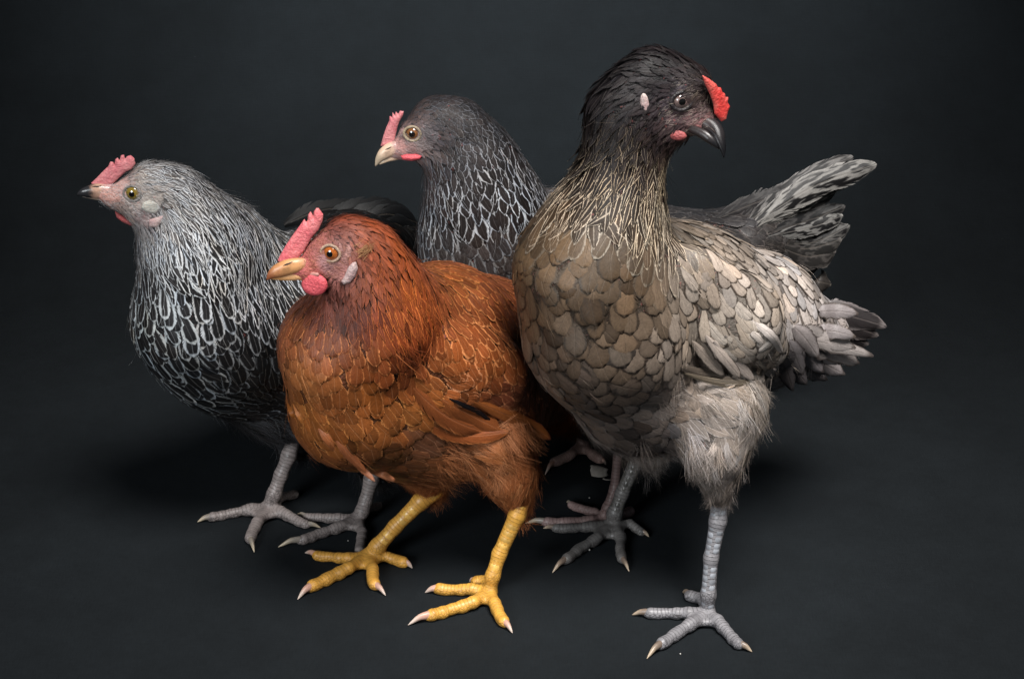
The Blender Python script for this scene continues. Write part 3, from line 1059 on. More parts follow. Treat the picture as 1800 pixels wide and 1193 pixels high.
        # scutes: the row of horny plates down the front of the shank
        if scutes:
            step, wdeg, colr, cols = scutes
            for (a, ra), (b, rb) in zip(sh[:-1], sh[1:]):
                ln = np.linalg.norm(b - a); k = max(1, int(round(ln / step)))
                ax = (b - a) / ln
                fr = np.array([-.25, -1.0, 0.1]); fr -= ax * (fr @ ax); fr /= np.linalg.norm(fr)
                sd = np.cross(ax, fr)
                for q in range(k):
                    for cidx in range(cols):
                        t0 = (q + (.5 if (cidx % 2) else 0) + random.uniform(0, .14)) / k; t1 = t0 + random.uniform(.9, 1.08) / k
                        if t1 > 1.02 and cols > 1: t1 = 1.0
                        if t0 > .97: continue
                        span = math.radians(wdeg) / cols
                        am = (cidx - (cols - 1) / 2) * span
                        V, Ff = [], []
                        nu, nvv = 5, 4
                        for iv in range(nvv):
                            tv = t0 + (t1 - t0) * iv / (nvv - 1)
                            tv = min(tv, 1.0)
                            rr = ra + (rb - ra) * tv
                            prof_ = [.0, .00035, .00042, .0][iv]
                            for iu in range(nu):
                                uu = -1 + 2 * iu / (nu - 1)
                                an = am + uu * span * .48
                                edge = .00045 * (abs(uu) > .9)
                                shift = .22 * uu * uu * (t1 - t0)
                                pc = a + (b - a) * (tv - shift * .6)
                                R_ = rr + prof_ - edge - .0001
                                V.append(pc + R_ * (math.cos(an) * fr + math.sin(an) * sd))
                        fcs = grid_faces(nvv, nu)
                        nvx = len(V)
                        c1 = hexc(colr) * random.uniform(.7, 1.2)
                        me = np_mesh('scute', V, fcs, {'ca': np.repeat(c1[None], nvx, 0)}, mats=[M_scute])
                        link('scute', me, s.root, tuple(float(x) for x in V[nvx // 2]))


def scute_material():
    t = NT('horny_scute')
    col = t.attr('ca', 'Color')
    n1 = t.noise(t.pos(), 500, 4, .6)
    v = t.math('ADD', .6, t.math('MULTIPLY', n1, .8))
    col = t.mix(1.0, col, t.xyz(v, v, v), 'MULTIPLY')
    t.bump(n1, .3, .0004)
    return t.base(col, .33, .5)


M_scute = scute_material()
M_pupil = plain('pupil', (.004, .004, .004, 1), .05, .6, 1.0)
M_dark = plain('nostril_dark', (.02, .012, .01, 1), .7)


def E2(x, y, rx, ry, n=18, rot=0.0):
    r = math.radians(rot)
    return [(x + rx * math.cos(a) * math.cos(r) - ry * math.sin(a) * math.sin(r),
             y + rx * math.cos(a) * math.sin(r) + ry * math.sin(a) * math.cos(r)) for a in [2 * math.pi * i / n for i in range(n)]]

# ================================================================== the four hens
big = Hen('hen', 'largest hen, brown and pale grey with a black head turned right', (1180, 1010))
red = Hen('hen', 'rust brown hen with yellow legs and red comb, standing at the front centre', (760, 1010))
sil = Hen('hen', 'black hen with silver laced neck and breast, leftmost, standing behind the rust brown hen', (560, 905))
gry = Hen('hen', 'dark grey barred hen at the back, between the rust brown hen and the largest hen', (1050, 860))

# ---------------------------------------------------------------- bodies
big.body([
    [.85, (1150, 152, -.02, 60), (1206, 156, -.025, 46)],
    [.85, (1150, 152, -.02, 60), (1108, 200, -.02, 70)],
    [.8, (1190, 195, -.025, 50), (1228, 208, -.03, 30), (1244, 222, -.033, 17)],
    [(1175, 222, -.025, 36)],
    [(1108, 200, -.02, 68), (1096, 290, -.02, 64), (1068, 385, -.025, 92)],
    [(1068, 385, -.025, 92), (1046, 475, -.03, 130), (1066, 580, -.03, 138)],
    [(1066, 580, -.03, 138), (1120, 680, -.01, 108)],
    [(1046, 475, -.02, 120), (1200, 540, .03, 140), (1325, 565, .07, 115), (1425, 590, .11, 66)],
    [(1120, 680, -.01, 108), (1240, 690, .01, 100)],
    [.55, (1215, 490, -.035, 62), (1290, 560, -.03, 80), (1345, 610, -.005, 40)],
    [(1262, 720, -.02, 88), (1256, 790, -.034, 56), (1262, 862, -.04, 22)],
    [(1150, 740, .05, 60), (1128, 800, .098, 24)],
])
red.body([
    [.85, (612, 428, -.06, 44), (640, 448, -.055, 54)],
    [.85, (612, 428, -.06, 44), (570, 446, -.065, 34)],
    [.8, (575, 455, -.065, 34), (535, 473, -.07, 20), (512, 473, -.072, 13.5)],
    [(590, 482, -.062, 32)],
    [(640, 448, -.055, 54), (660, 495, -.05, 68), (665, 555, -.045, 92)],
    [(665, 555, -.045, 92), (602, 612, -.045, 102), (622, 710, -.035, 104)],
    [(665, 555, -.04, 92), (780, 575, .02, 104), (850, 600, .06, 106), (905, 660, .10, 90), (985, 690, .15, 66)],
    [(655, 610, -.035, 92), (750, 645, -.012, 104), (850, 660, .03, 100)],
    [(622, 710, -.035, 104), (738, 715, .01, 126), (850, 720, .04, 112)],
    [.6, (760, 620, -.045, 55), (850, 660, -.01, 70), (915, 720, .03, 40)],
    [(870, 770, .0, 74), (895, 830, -.003, 48), (912, 885, -.004, 22)],
    [(730, 790, .03, 55), (762, 858, .046, 22)],
])
sil.body([
    [.85, (266, 326, .05, 38), (300, 342, .055, 48)],
    [.85, (266, 326, .05, 38), (232, 340, .047, 30)],
    [.8, (235, 345, .047, 30), (200, 345, .044, 20), (182, 341, .042, 13)],
    [(250, 365, .05, 32)],
    [(300, 342, .055, 48), (325, 395, .06, 72), (345, 450, .065, 92)],
    [(322, 384, .06, 56), (392, 436, .09, 74), (445, 488, .11, 92)],
    [(345, 450, .065, 92), (350, 560, .07, 110), (390, 610, .08, 106)],
    [(390, 560, .08, 110), (510, 560, .13, 140), (610, 470, .20, 96), (690, 425, .24, 50)],
    [(390, 610, .08, 106), (500, 660, .12, 105), (620, 690, .13, 80)],
    [(515, 710, .128, 50), (512, 782, .136, 24)],
    [(640, 740, .12, 55), (655, 830, .124, 22)],
])
gry.body([
    [.85, (768, 216, .14, 42), (800, 228, .145, 50)],
    [.85, (768, 216, .14, 42), (732, 240, .137, 32)],
    [.8, (735, 248, .137, 30), (705, 262, .134, 19), (692, 266, .133, 13)],
    [(752, 262, .14, 26)],
    [(800, 228, .145, 50), (828, 285, .15, 72), (850, 360, .155, 97)],
    [(850, 360, .155, 97), (852, 440, .16, 102), (900, 520, .17, 110)],
    [(852, 420, .16, 102), (1010, 470, .19, 128), (1160, 480, .22, 108), (1310, 440, .25, 74), (1390, 400, .265, 44)],
    [(1010, 600, .19, 110), (1040, 700, .2, 60), (1030, 770, .22, 24)],
    [(1070, 620, .14, 70), (1090, 780, .125, 28)],
])

# ---------------------------------------------------------------- feather guides
#   px, py, angle (0 right, 90 down), length px, width px, style+name, colour, second colour, lace, shaft, bars
TH = 'Hthigh_feather'
HK, BR, WG, RP, HD = 'Hhackle_feather', 'Sbreast_feather', 'Swing_feather', 'Ssaddle_feather', 'Thead_feather'
FL, NK = 'Ffluff', 'Nskin'
K0 = '121114'
big.tone = (.98, .945, 1.06)
big.rim = {'fluff': .8, 'thigh_feather': .75, 'breast_feather': .45, 'wing_feather': .5, 'saddle_feather': .55, 'hackle_feather': 1.25}
big.contrast = .22
big.scale = {'breast_feather': (1.2, 1.3, .40, 1.0), 'wing_feather': (1.15, 1.15, .92, .9), 'saddle_feather': (1.1, 1.12, .92, .9),
             'hackle_feather': (1.2, 1.15, .26, .45), 'head_feather': (1, 1, .35, 1), 'fluff': (1, 1, .66, 1), 'thigh_feather': (1.1, 1.15, .62, 1)}
big.guides([
    (1228, 135, 205, 16, 7, HD, K0, '3a3530', 0, .0, 0), (1190, 108, 195, 20, 8, HD, K0, '24222a', 0, 0, 0),
    (1130, 100, 168, 24, 9, HD, K0, '24222a', 0, 0, 0), (1080, 130, 140, 28, 9, HD, K0, '24222a', 0, 0, 0),
    (1160, 130, 185, 22, 8, HD, K0, '24222a', 0, 0, 0), (1100, 180, 140, 28, 9, HD, K0, '26242a', 0, 0, 0),
    (1045, 180, 115, 32, 10, HD, K0, '26242a', .05, 0, 0), (1080, 230, 112, 34, 10, HD, '1b1917', '3b3428', .1, 0, 0),
    (1030, 250, 108, 40, 12, HD, '1d1a18', '4a4032', .1, .1, 0),
    (1225, 165, 150, 14, 5, HD, '38322c', 'b8ab92', .1, .9, 0), (1240, 185, 130, 10, 4, HD, '4a3a36', 'b8ab92', .1, .8, 0),
    (1175, 150, 190, 14, 6, HD, '151417', '24222a', 0, 0, 0),
    (1215, 200, 160, 10, 3, NK, '6a5450', '444444', 0, 0, 0), (1190, 206, 160, 10, 3, NK, '5a4a48', '444444', 0, 0, 0),
    (1172, 186, 160, 10, 3, NK, '3a3234', '444444', 0, 0, 0), (1198, 160, 160, 10, 3, NK, '3a3436', '444444', 0, 0, 0),
    (1236, 222, 160, 10, 3, NK, '8a625c', '444444', 0, 0, 0),
    (1150, 200, 130, 12, 5, HD, '1a181a', '2a2628', 0, 0, 0), (1150, 165, 150, 12, 5, HD, '17161a', '2a2628', 0, 0, 0),
    (1190, 232, 110, 14, 4, HD, '2a2422', '8a7d6a', .0, .3, 0), (1160, 238, 110, 20, 6, HD, '1d1a18', '3a3228', 0, .2, 0),
    (1120, 240, 108, 30, 8, HD, '201c1a', 'a8987a', .1, .35, 0),
    (1172, 285, 92, 62, 11, HK, '5d4f3c', 'cfc09a', .30, .9, 0), (1160, 335, 90, 64, 12, HK, '4f4336', 'cbbd9b', .3, .9, 0),
    (1135, 300, 100, 48, 10, HK, '3a3029', 'b5a486', .25, .5, 0), (1095, 290, 108, 42, 13, HK, '231d1a', 'a89676', .2, .3, 0),
    (1040, 300, 118, 46, 13, HK, '2a221d', 'b9a98a', .2, .5, 0), (1005, 300, 122, 50, 12, HK, '2b241e', 'a89a80', .3, .3, 0),
    (1000, 345, 118, 40, 18, 'Hhackle_feather', '5a4630', 'b9a98c', .18, .5, 0), (1070, 350, 108, 40, 17, HK, '594730', 'bcae94', .2, .5, 0),
    (1130, 370, 96, 50, 14, HK, '6a5740', 'c4b697', .2, .6, 0), (1168, 390, 90, 60, 13, HK, '685844', 'c9bb9e', .3, .8, 0),
    (945, 360, 115, 38, 26, BR, '6f5a3f', '2f2419', .14, .1, 0), (920, 440, 100, 40, 28, BR, '7a6446', '352819', .14, .1, 0),
    (990, 420, 104, 42, 30, BR, '7d6648', '33271b', .14, .1, 0), (1060, 430, 94, 42, 30, BR, '7d684c', '33271b', .14, .1, 0),
    (1120, 450, 86, 44, 30, BR, '806b50', '37291d', .14, .1, 0), (1000, 500, 92, 46, 34, BR, '7b664c', '33271b', .16, .1, 0),
    (1080, 520, 88, 46, 36, BR, '7c684e', '33271b', .16, .1, 0), (1140, 520, 80, 44, 34, BR, '847259', '3a2e22', .14, .1, 0),
    (920, 520, 84, 44, 28, BR, '745f45', '33271b', .12, .1, 0), (960, 590, 72, 46, 32, BR, '6e5d4a', '30261c', .16, .1, 0),
    (1050, 600, 76, 48, 36, BR, '76654f', '33291f', .16, .1, 0), (1120, 600, 72, 46, 34, BR, '7b6c58', '3a2f25', .16, .1, 0),
    (1000, 660, 55, 50, 34, BR, '5d5145', '2b231c', .16, .1, 0), (1080, 680, 54, 50, 34, BR, '635749', '2d251e', .16, .1, 0),
    (1080, 750, 42, 52, 32, BR, '584e45', '2a231e', .14, .1, 0), (1160, 670, 40, 48, 32, BR, '71665a', '3a322a', .12, .1, 0),
    (1150, 740, 44, 52, 26, BR, '6e665e', '3f3832', .1, .1, 0), (1020, 710, 44, 50, 30, BR, '544a40', '28211b', .14, .1, 0),
    # shoulder, wing, back
    (1200, 420, 50, 46, 18, WG, '8f8572', '4a4034', .16, .5, 0), (1250, 400, 36, 44, 20, RP, '8b8170', '433a30', .18, .2, 0),
    (1205, 500, 60, 44, 22, WG, '8e8370', '453a2e', .15, .1, 0), (1270, 460, 48, 48, 20, WG, 'a1968400'[:6], '4b4034', .15, .2, 0),
    (1180, 580, 66, 44, 26, WG, '857a69', '40362b', .15, .1, 0), (1240, 560, 62, 50, 24, WG, 'a09682', '4b4136', .14, .1, 0),
    (1300, 540, 58, 54, 26, WG, 'ada490', '52483c', .14, .1, 0), (1330, 480, 44, 50, 22, RP, 'a79e8c', '50463a', .14, .15, 0),
    (1355, 580, 62, 52, 24, WG, 'b5ad9b', '5a5044', .14, .1, 0), (1290, 620, 62, 46, 24, WG, '948a77', '483e32', .14, .1, 0),
    (1230, 640, 58, 42, 26, WG, '7f7567', '40372d', .14, .1, 0), (1345, 640, 78, 44, 18, WG, 'a39a88', '564c40', .12, .2, 0),
    (1390, 480, 46, 48, 24, RP, 'b5ae9f', '5c5347', .12, .1, 0), (1420, 540, 55, 50, 26, RP, 'b3ac9e', '5d5549', .1, .15, 0),
    (1400, 590, 75, 44, 24, RP, '8b857a', '4c453d', .1, .15, 0), (1410, 640, 72, 44, 24, RP, '6d6862', '3a3531', .1, .1, 0),
    (1460, 600, 60, 48, 24, RP, 'b0aa9f', '615a51', .1, .15, 0), (1480, 570, 30, 44, 22, RP, 'b0aa9f', '5d554a', .1, .2, 0),
    # fluff
    (1130, 360, 94, 56, 13, HK, '4a3d2e', 'c9bc9c', .2, .9, 0), (1100, 320, 104, 52, 13, HK, '2a221b', 'b5a684', .2, .6, 0),
    (1180, 700, 26, 46, 16, FL, '9a9080', 'd4ccba', 0, 0, 0), (1190, 716, 30, 58, 20, TH, '8f8576', 'c8bfae', .1, .5, 0),
    (1250, 690, 26, 48, 16, FL, 'a69b88', 'dcd3c0', 0, 0, 0), (1262, 704, 32, 60, 20, TH, '9f9583', 'cfc6b4', .1, .5, 0),
    (1320, 690, 60, 40, 16, FL, '9c917c', 'd8cfba', 0, 0, 0), (1345, 710, 84, 46, 20, TH, '8a806f', 'b8ae9c', .1, .4, 0),
    (1330, 760, 108, 36, 16, FL, '958d7c', 'd4ccba', 0, 0, 0), (1300, 770, 92, 50, 20, TH, '948a7a', 'd0c7b6', .1, .5, 0),
    (1215, 760, 48, 46, 16, FL, 'a59a88', 'e4ddd0', 0, 0, 0), (1235, 752, 52, 58, 20, TH, 'a69c8b', 'dcd5c6', .1, .6, 0),
    (1160, 780, 50, 44, 18, TH, '5d554c', '7d746a', .1, .3, 0), (1190, 810, 60, 42, 16, FL, '6f675b', 'a39a8c', 0, 0, 0),
    (1260, 800, 84, 38, 16, FL, '8a8274', 'c8bfae', 0, 0, 0), (1280, 825, 98, 44, 18, TH, '857c6e', 'b4ab9a', .1, .4, 0),
    (1225, 830, 74, 38, 16, FL, '6f675b', '9d9584', 0, 0, 0), (1262, 862, 92, 26, 14, FL, '5d564c', '857c6e', 0, 0, 0),
    (1128, 790, 90, 40, 16, FL, '3a332e', '5d544c', 0, 0, 0),
])
R1, R2 = '8a4a22', '4a200e'
red.tone = (.94, .84, .98)
red.rim = {'breast_feather': 1.1, 'wing_feather': 1.25, 'hackle_feather': 1.05, 'saddle_feather': 1.15}
red.scale = {'breast_feather': (1.12, 1.18, .70, .7), 'wing_feather': (1.08, 1.1, .74, 1.0), 'hackle_feather': (1, 1.1, .72, 1), 'head_feather': (1, 1, .85, 1)}
red.guides([
    (560, 408, 200, 12, 5, HD, '3a1d12', '6a3820', 0, .2, 0), (590, 385, 5, 16, 6, HD, '6d2f14', '93481f', 0, .2, 0),
    (640, 392, 30, 20, 7, HD, '86401a', 'ab5a26', .1, .3, 0), (690, 430, 62, 26, 8, HD, '8c451c', 'b4652c', .1, .3, 0),
    (600, 415, 15, 16, 6, HD, '4f2412', '74391c', 0, .2, 0), (640, 425, 40, 20, 7, HD, '85401b', 'a9592a', .1, .3, 0),
    (660, 470, 62, 24, 7, HD, '84421e', 'b3672f', .1, .3, 0), (632, 450, 60, 18, 6, HD, '7d3f1e', 'a45c2c', .1, .3, 0),
    (560, 430, 180, 8, 3, NK, '9a5f52', '444444', 0, 0, 0), (600, 440, 180, 8, 3, NK, 'b08a7a', '444444', 0, 0, 0),
    (575, 462, 180, 8, 3, NK, 'b08a80', '444444', 0, 0, 0), (545, 470, 180, 8, 3, NK, 'c0705f', '444444', 0, 0, 0),
    (600, 475, 180, 8, 3, NK, 'b07f70', '444444', 0, 0, 0), (530, 462, 180, 8, 3, NK, 'c06a64', '444444', 0, 0, 0),
    (585, 505, 80, 18, 5, HD, '4a2313', '6d3a22', 0, .1, 0), (612, 508, 90, 18, 6, HD, '5a2c16', '82482a', 0, .1, 0),
    (555, 500, 85, 16, 5, HD, '4f2817', '74432a', 0, .1, 0), (640, 500, 85, 24, 7, HD, '6d381c', 'a0602f', .05, .2, 0),
    (710, 490, 52, 46, 10, HK, '8a4519', 'b96b2c', .2, .3, 0), (740, 530, 48, 50, 11, HK, '84401a', 'b66a30', .22, .4, 0),
    (690, 530, 62, 46, 10, HK, '83401b', 'b86d33', .22, .4, 0), (650, 545, 80, 40, 9, HK, '57281a', '9a5528', .22, .3, 0),
    (700, 580, 62, 50, 11, HK, '7e3c19', 'b2652e', .22, .4, 0), (740, 580, 52, 50, 11, HK, '7a3717', 'a85a2a', .2, .3, 0),
    (600, 535, 85, 30, 8, HK, '3f1f16', '6d4030', .15, .3, 0), (560, 525, 95, 26, 10, HK, '4a2616', '7a4a2c', .15, .1, 0),
    (570, 548, 92, 30, 9, HK, '35191a', '5a3428', .15, .2, 0), (622, 552, 85, 32, 9, HK, '3d1d15', '6d3c26', .2, .3, 0),
    (530, 560, 95, 36, 22, BR, '7b4723', 'a56c3c', .1, .1, 0), (580, 575, 90, 36, 22, BR, '75421f', 'a06838', .12, .1, 0),
    (640, 600, 82, 38, 22, BR, '7a451f', 'a86e3c', .12, .1, 0), (530, 640, 88, 44, 28, BR, 'a06733', 'bd8750', .08, .1, 0),
    (590, 660, 84, 42, 28, BR, '8d5426', 'ad7440', .12, .1, 0), (650, 670, 74, 42, 28, BR, '89511f', 'ab723c', .12, .1, 0),
    (530, 710, 80, 46, 28, BR, '8e5826', 'ab7438', .1, .1, 0), (590, 740, 66, 46, 30, BR, '7b4a1e', '9b6630', .1, .1, 0),
    (660, 740, 56, 46, 30, BR, '7b4a1f', '9d6833', .1, .1, 0), (640, 800, 45, 50, 28, BR, '5e3a1e', '7b5230', .1, .1, 0),
    (720, 770, 38, 52, 28, BR, '6a4830', '856244', .1, .1, 0), (700, 830, 40, 50, 26, BR, '643f22', '855a34', .08, .1, 0),
    (720, 700, 40, 48, 26, BR, '9a602a', 'b9803f', .1, .1, 0), (690, 640, 60, 42, 22, BR, '6d3518', '9a5a2c', .12, .2, 0),
    (780, 480, 30, 50, 18, RP, '6a3a18', '93602f', .14, .2, 0), (860, 500, 40, 50, 20, RP, '60331a', '8a552c', .14, .1, 0),
    (820, 560, 45, 46, 20, WG, '7f451f', 'b27844', .14, .1, 0), (780, 610, 52, 38, 22, WG, '8f5225', 'b27843', .13, .1, 0),
    (860, 620, 52, 40, 22, WG, '84491f', 'a96f3c', .13, .1, 0), (920, 580, 62, 46, 20, WG, '5c301a', '7e4b29', .12, .1, 0),
    (800, 670, 30, 40, 22, WG, '8d5227', 'b88255', .12, .1, 0), (870, 690, 35, 44, 22, WG, '6f3e26', '94623f', .12, .1, 0),
    (940, 660, 64, 48, 20, WG, '5d321a', '7d4c2a', .1, .1, 0), (985, 720, 75, 46, 18, WG, '4f2c18', '6d4224', .1, .1, 0),
    (840, 772, 20, 44, 16, FL, 'a0663a', 'cf9665', 0, 0, 0), (855, 785, 24, 58, 20, TH, '96602f', 'bd8450', .1, .4, 0),
    (900, 780, 55, 44, 16, FL, '91572c', 'b77c4c', 0, 0, 0), (912, 798, 66, 54, 20, TH, '87522b', 'ac7442', .1, .4, 0),
    (950, 760, 80, 40, 16, FL, '6f3f1e', '8e5a2e', 0, 0, 0), (960, 740, 74, 54, 20, TH, '64381b', '85532a', .1, .3, 0),
    (870, 835, 75, 38, 16, FL, '8f5a30', 'b98353', 0, 0, 0), (890, 845, 84, 46, 18, TH, '85522c', 'aa7444', .1, .4, 0),
    (915, 868, 92, 26, 14, FL, '8b5228', 'ab733f', 0, 0, 0),
(770, 840, 60, 44, 14, FL, '7a4826', '9c6a3e', 0, 0, 0),
    (760, 862, 92, 26, 12, FL, '8b5228', 'a9703c', 0, 0, 0), (1000, 740, 70, 46, 16, FL, '5f3318', '8a4c1e', 0, 0, 0),
])
SV, BK = 'a9adb3', '16171a'
sil.scale = {'hackle_feather': (1.1, 1.18, .6, 1.15), 'breast_feather': (1.08, 1.12, .5, 1), 'saddle_feather': (1, 1, .5, 1), 'wing_feather': (1, 1, .5, 1), 'fluff': (1, 1, .5, 1), 'head_feather': (1, 1, .8, 1)}
sil.tone = (1.04, 1.0, .95)
sil.rim = {'hackle_feather': 1.5, 'head_feather': 1.4, 'breast_feather': .9}
sil.guides([
    (250, 290, 350, 16, 5, HD, '3c3d40', '94979c', .45, .1, 0), (300, 300, 20, 22, 6, HD, '2f3033', '8f9298', .42, .1, 0),
    (350, 320, 32, 26, 7, HD, '232427', '8d9096', .40, .0, 0), (270, 315, 10, 14, 4, HD, '55565a', 'a0a3a8', .45, .1, 0),
    (310, 345, 25, 22, 6, HD, '3a3b3e', 'a2a5aa', .45, .1, 0), (300, 375, 55, 22, 5, HD, '55575b', 'a6a9ae', .45, .1, 0),
    (240, 320, 10, 8, 3, HD, '8f8d8b', 'b3b0ac', .3, .1, 0),
    (215, 330, 0, 8, 3, NK, 'b08e8a', '444444', 0, 0, 0), (230, 358, 0, 8, 3, NK, 'b0a39f', '444444', 0, 0, 0),
    (260, 352, 0, 8, 3, NK, 'a39c98', '444444', 0, 0, 0), (198, 345, 0, 8, 3, NK, 'bd8f86', '444444', 0, 0, 0),
    (250, 385, 0, 8, 3, NK, '8f7f80', '444444', 0, 0, 0), (215, 365, 60, 9, 3, HD, '8a8482', 'b5b2b0', .2, .3, 0),
    (245, 402, 100, 16, 4, HD, '6d6f74', 'a3a6ab', .3, .3, 0), (275, 395, 85, 18, 5, HD, '5b5d62', 'b0b3b8', .4, .1, 0),
    (255, 425, 100, 30, 7, HK, '4a4c50', 'a6aab0', .4, .2, 0), (290, 430, 88, 32, 8, HK, '3a3c40', SV, .42, .2, 0),
    (330, 420, 65, 38, 8, HK, '26272a', SV, .40, .1, 0), (380, 380, 42, 40, 9, HK, '1b1c1f', '9b9fa5', .34, 0, 0),
    (420, 380, 40, 46, 10, HK, BK, '9498a0', .32, 0, 0), (470, 400, 30, 50, 11, HK, BK, '9ea2a8', .30, 0, 0),
    (400, 430, 52, 46, 10, HK, BK, '9fa3a9', .34, 0, 0), (450, 450, 50, 50, 11, HK, BK, '989ca2', .28, 0, 0),
    (360, 460, 68, 44, 11, HK, '1b1c1f', SV, .32, 0, 0), (310, 480, 80, 40, 14, HK, '1b1c1f', 'a9afb5', .28, 0, 0),
    (430, 500, 62, 56, 13, HK, BK, '9a9ca2', .26, 0, 0), (480, 500, 58, 56, 13, HK, BK, '8d9197', .22, 0, 0),
    (260, 480, 95, 40, 16, 'Hbreast_feather', '1d1e21', 'aab0b6', .26, 0, 0),
    (250, 540, 92, 50, 24, BR, BK, '9aa4aa', .16, .12, 0), (300, 540, 84, 52, 25, BR, BK, '9ca5ab', .17, .1, 0),
    (350, 540, 72, 54, 24, BR, BK, 'a3a7ad', .18, .2, 0), (410, 560, 64, 56, 24, BR, BK, '63676c', .15, .2, 0),
    (250, 610, 78, 54, 26, BR, BK, '8d959b', .14, .1, 0), (320, 620, 66, 56, 28, BR, BK, '6c7278', .13, .1, 0),
    (390, 630, 60, 56, 26, BR, '131416', '4c5054', .12, .15, 0), (460, 600, 60, 56, 26, BR, '121315', '333639', .09, .1, 0),
    (300, 680, 40, 58, 26, BR, '131416', '858b90', .14, .1, 0), (370, 700, 28, 60, 26, BR, '131416', '4a4e52', .12, .1, 0),
    (440, 690, 45, 56, 26, BR, '121315', '2b2d30', .09, .1, 0), (480, 640, 45, 56, 26, BR, '121315', '34373a', .07, .1, 0),
    (550, 560, 20, 56, 24, WG, '121315', '26282b', .06, 0, 0), (560, 400, 5, 52, 24, RP, '141517', '2a2d30', .08, 0, 0),
    (640, 390, 12, 54, 24, RP, '141517', '2a2e31', .08, 0, 0), (700, 410, 35, 54, 24, RP, '131416', '25282b', .06, 0, 0),
    (430, 760, 40, 52, 16, FL, '1f1f22', '4a4a4e', 0, 0, 0), (500, 770, 60, 44, 16, FL, '242427', '4a4b50', 0, 0, 0),
    (600, 770, 60, 40, 16, FL, '161618', '2a2a2d', 0, 0, 0),
])
gry.scale = {'hackle_feather': (1.0, 1.5, .38, 1.0), 'head_feather': (.8, 1.3, .26, .9), 'breast_feather': (1.1, 1.1, .85, 1), 'saddle_feather': (1.1, 1.2, .9, 1)}
gry.guides([
    (720, 210, 340, 10, 5, HD, '1b1b1e', '6d6e74', .3, .1, 0), (760, 180, 0, 15, 8, HD, '18181b', '55565c', .26, .1, .2),
    (820, 185, 30, 18, 9, HD, '1c1c1f', '66666c', .28, .1, .2), (870, 225, 60, 22, 10, HD, '1d1c1e', '75757a', .28, .1, .1),
    (770, 215, 20, 13, 7, HD, '19191c', '5c5d63', .25, .1, .2), (815, 230, 50, 17, 9, HD, '1c1b1d', '74747a', .28, .1, .2),
    (780, 255, 70, 14, 7, HD, '1b1a1c', '66666b', .25, .1, .1), (800, 280, 80, 20, 9, HD, '1e1c1d', '86868b', .25, .1, .1),
    (715, 240, 0, 8, 3, NK, '96807c', '444444', 0, 0, 0), (740, 255, 0, 8, 3, NK, '8b7e7c', '444444', 0, 0, 0),
    (757, 240, 0, 8, 3, NK, '625c5e', '444444', 0, 0, 0), (705, 255, 0, 8, 3, NK, 'b58680', '444444', 0, 0, 0),
    (725, 262, 0, 8, 3, NK, 'a0807c', '444444', 0, 0, 0),
    (748, 278, 95, 20, 5, HD, '4a494c', '96979c', .3, .3, 0), (745, 310, 96, 36, 8, HK, '37363a', '9c9da3', .4, .2, 0),
    (770, 310, 92, 38, 11, HK, '2b2829', 'a2a3a8', .34, .1, 0), (800, 330, 82, 40, 13, HK, '262221', 'a6a8ac', .28, 0, 0),
    (850, 300, 66, 38, 13, HK, '272323', '9b9ca0', .26, 0, 0), (890, 280, 60, 38, 11, HK, '252223', '8f9095', .28, 0, 0),
    (925, 315, 50, 42, 11, HK, '222021', '9b9ca2', .28, 0, 0), (900, 340, 62, 42, 15, HK, '29211f', 'a9acb0', .24, 0, 0),
    (850, 370, 74, 44, 17, HK, '2a2220', 'a5a8ad', .24, 0, 0), (800, 385, 84, 46, 16, HK, '29211f', 'a5a8ad', .26, 0, 0),
    (755, 370, 94, 46, 13, HK, '2e2a2b', '9fa2a8', .34, .1, 0), (925, 370, 66, 42, 17, HK, '29211f', 'a7abaf', .22, 0, 0),
    (770, 430, 92, 42, 22, BR, '3a3433', '6e6c6d', .16, .1, .15), (830, 430, 84, 44, 24, BR, '393230', '6a6867', .15, .1, .15),
    (890, 430, 76, 44, 24, BR, '3b3432', '625f5e', .14, .1, .15),
    (1200, 372, 0, 48, 24, RP, '2b2a2c', '504e4e', .1, .1, .3), (1270, 365, 350, 50, 26, RP, '2d2b2c', '56524f', .1, .1, .3),
    (1330, 350, 340, 54, 28, RP, '302d2d', '5e5955', .1, .1, .35), (1300, 410, 12, 54, 30, RP, '2e2b2b', '575250', .09, .1, .3),
    (1370, 420, 20, 56, 30, RP, '322f2e', '615b57', .09, .1, .3), (1400, 470, 40, 52, 28, RP, '2c2a2a', '5a5653', .09, .1, .3),
    (1010, 640, 80, 46, 18, FL, '2a2727', '444444', 0, 0, 0), (1030, 740, 90, 40, 16, FL, '2a2727', '444444', 0, 0, 0),
])

# ---------------------------------------------------------------- legs
for h in (big, red, sil, gry): h.legs = []
claw_grey = horn_material('brown_claw_horn', (.16, .12, .095, 1), (.42, .33, .24, 1), .35)
claw_pale = horn_material('pale_claw_horn', (.48, .27, .20, 1), (.50, .40, .34, 1), .4)
claw_cream = horn_material('cream_claw_horn', (.22, .19, .16, 1), (.46, .38, .27, 1), .4)
claw_dark = horn_material('dark_claw_horn', (.05, .045, .042, 1), (.38, .32, .24, 1), .3)

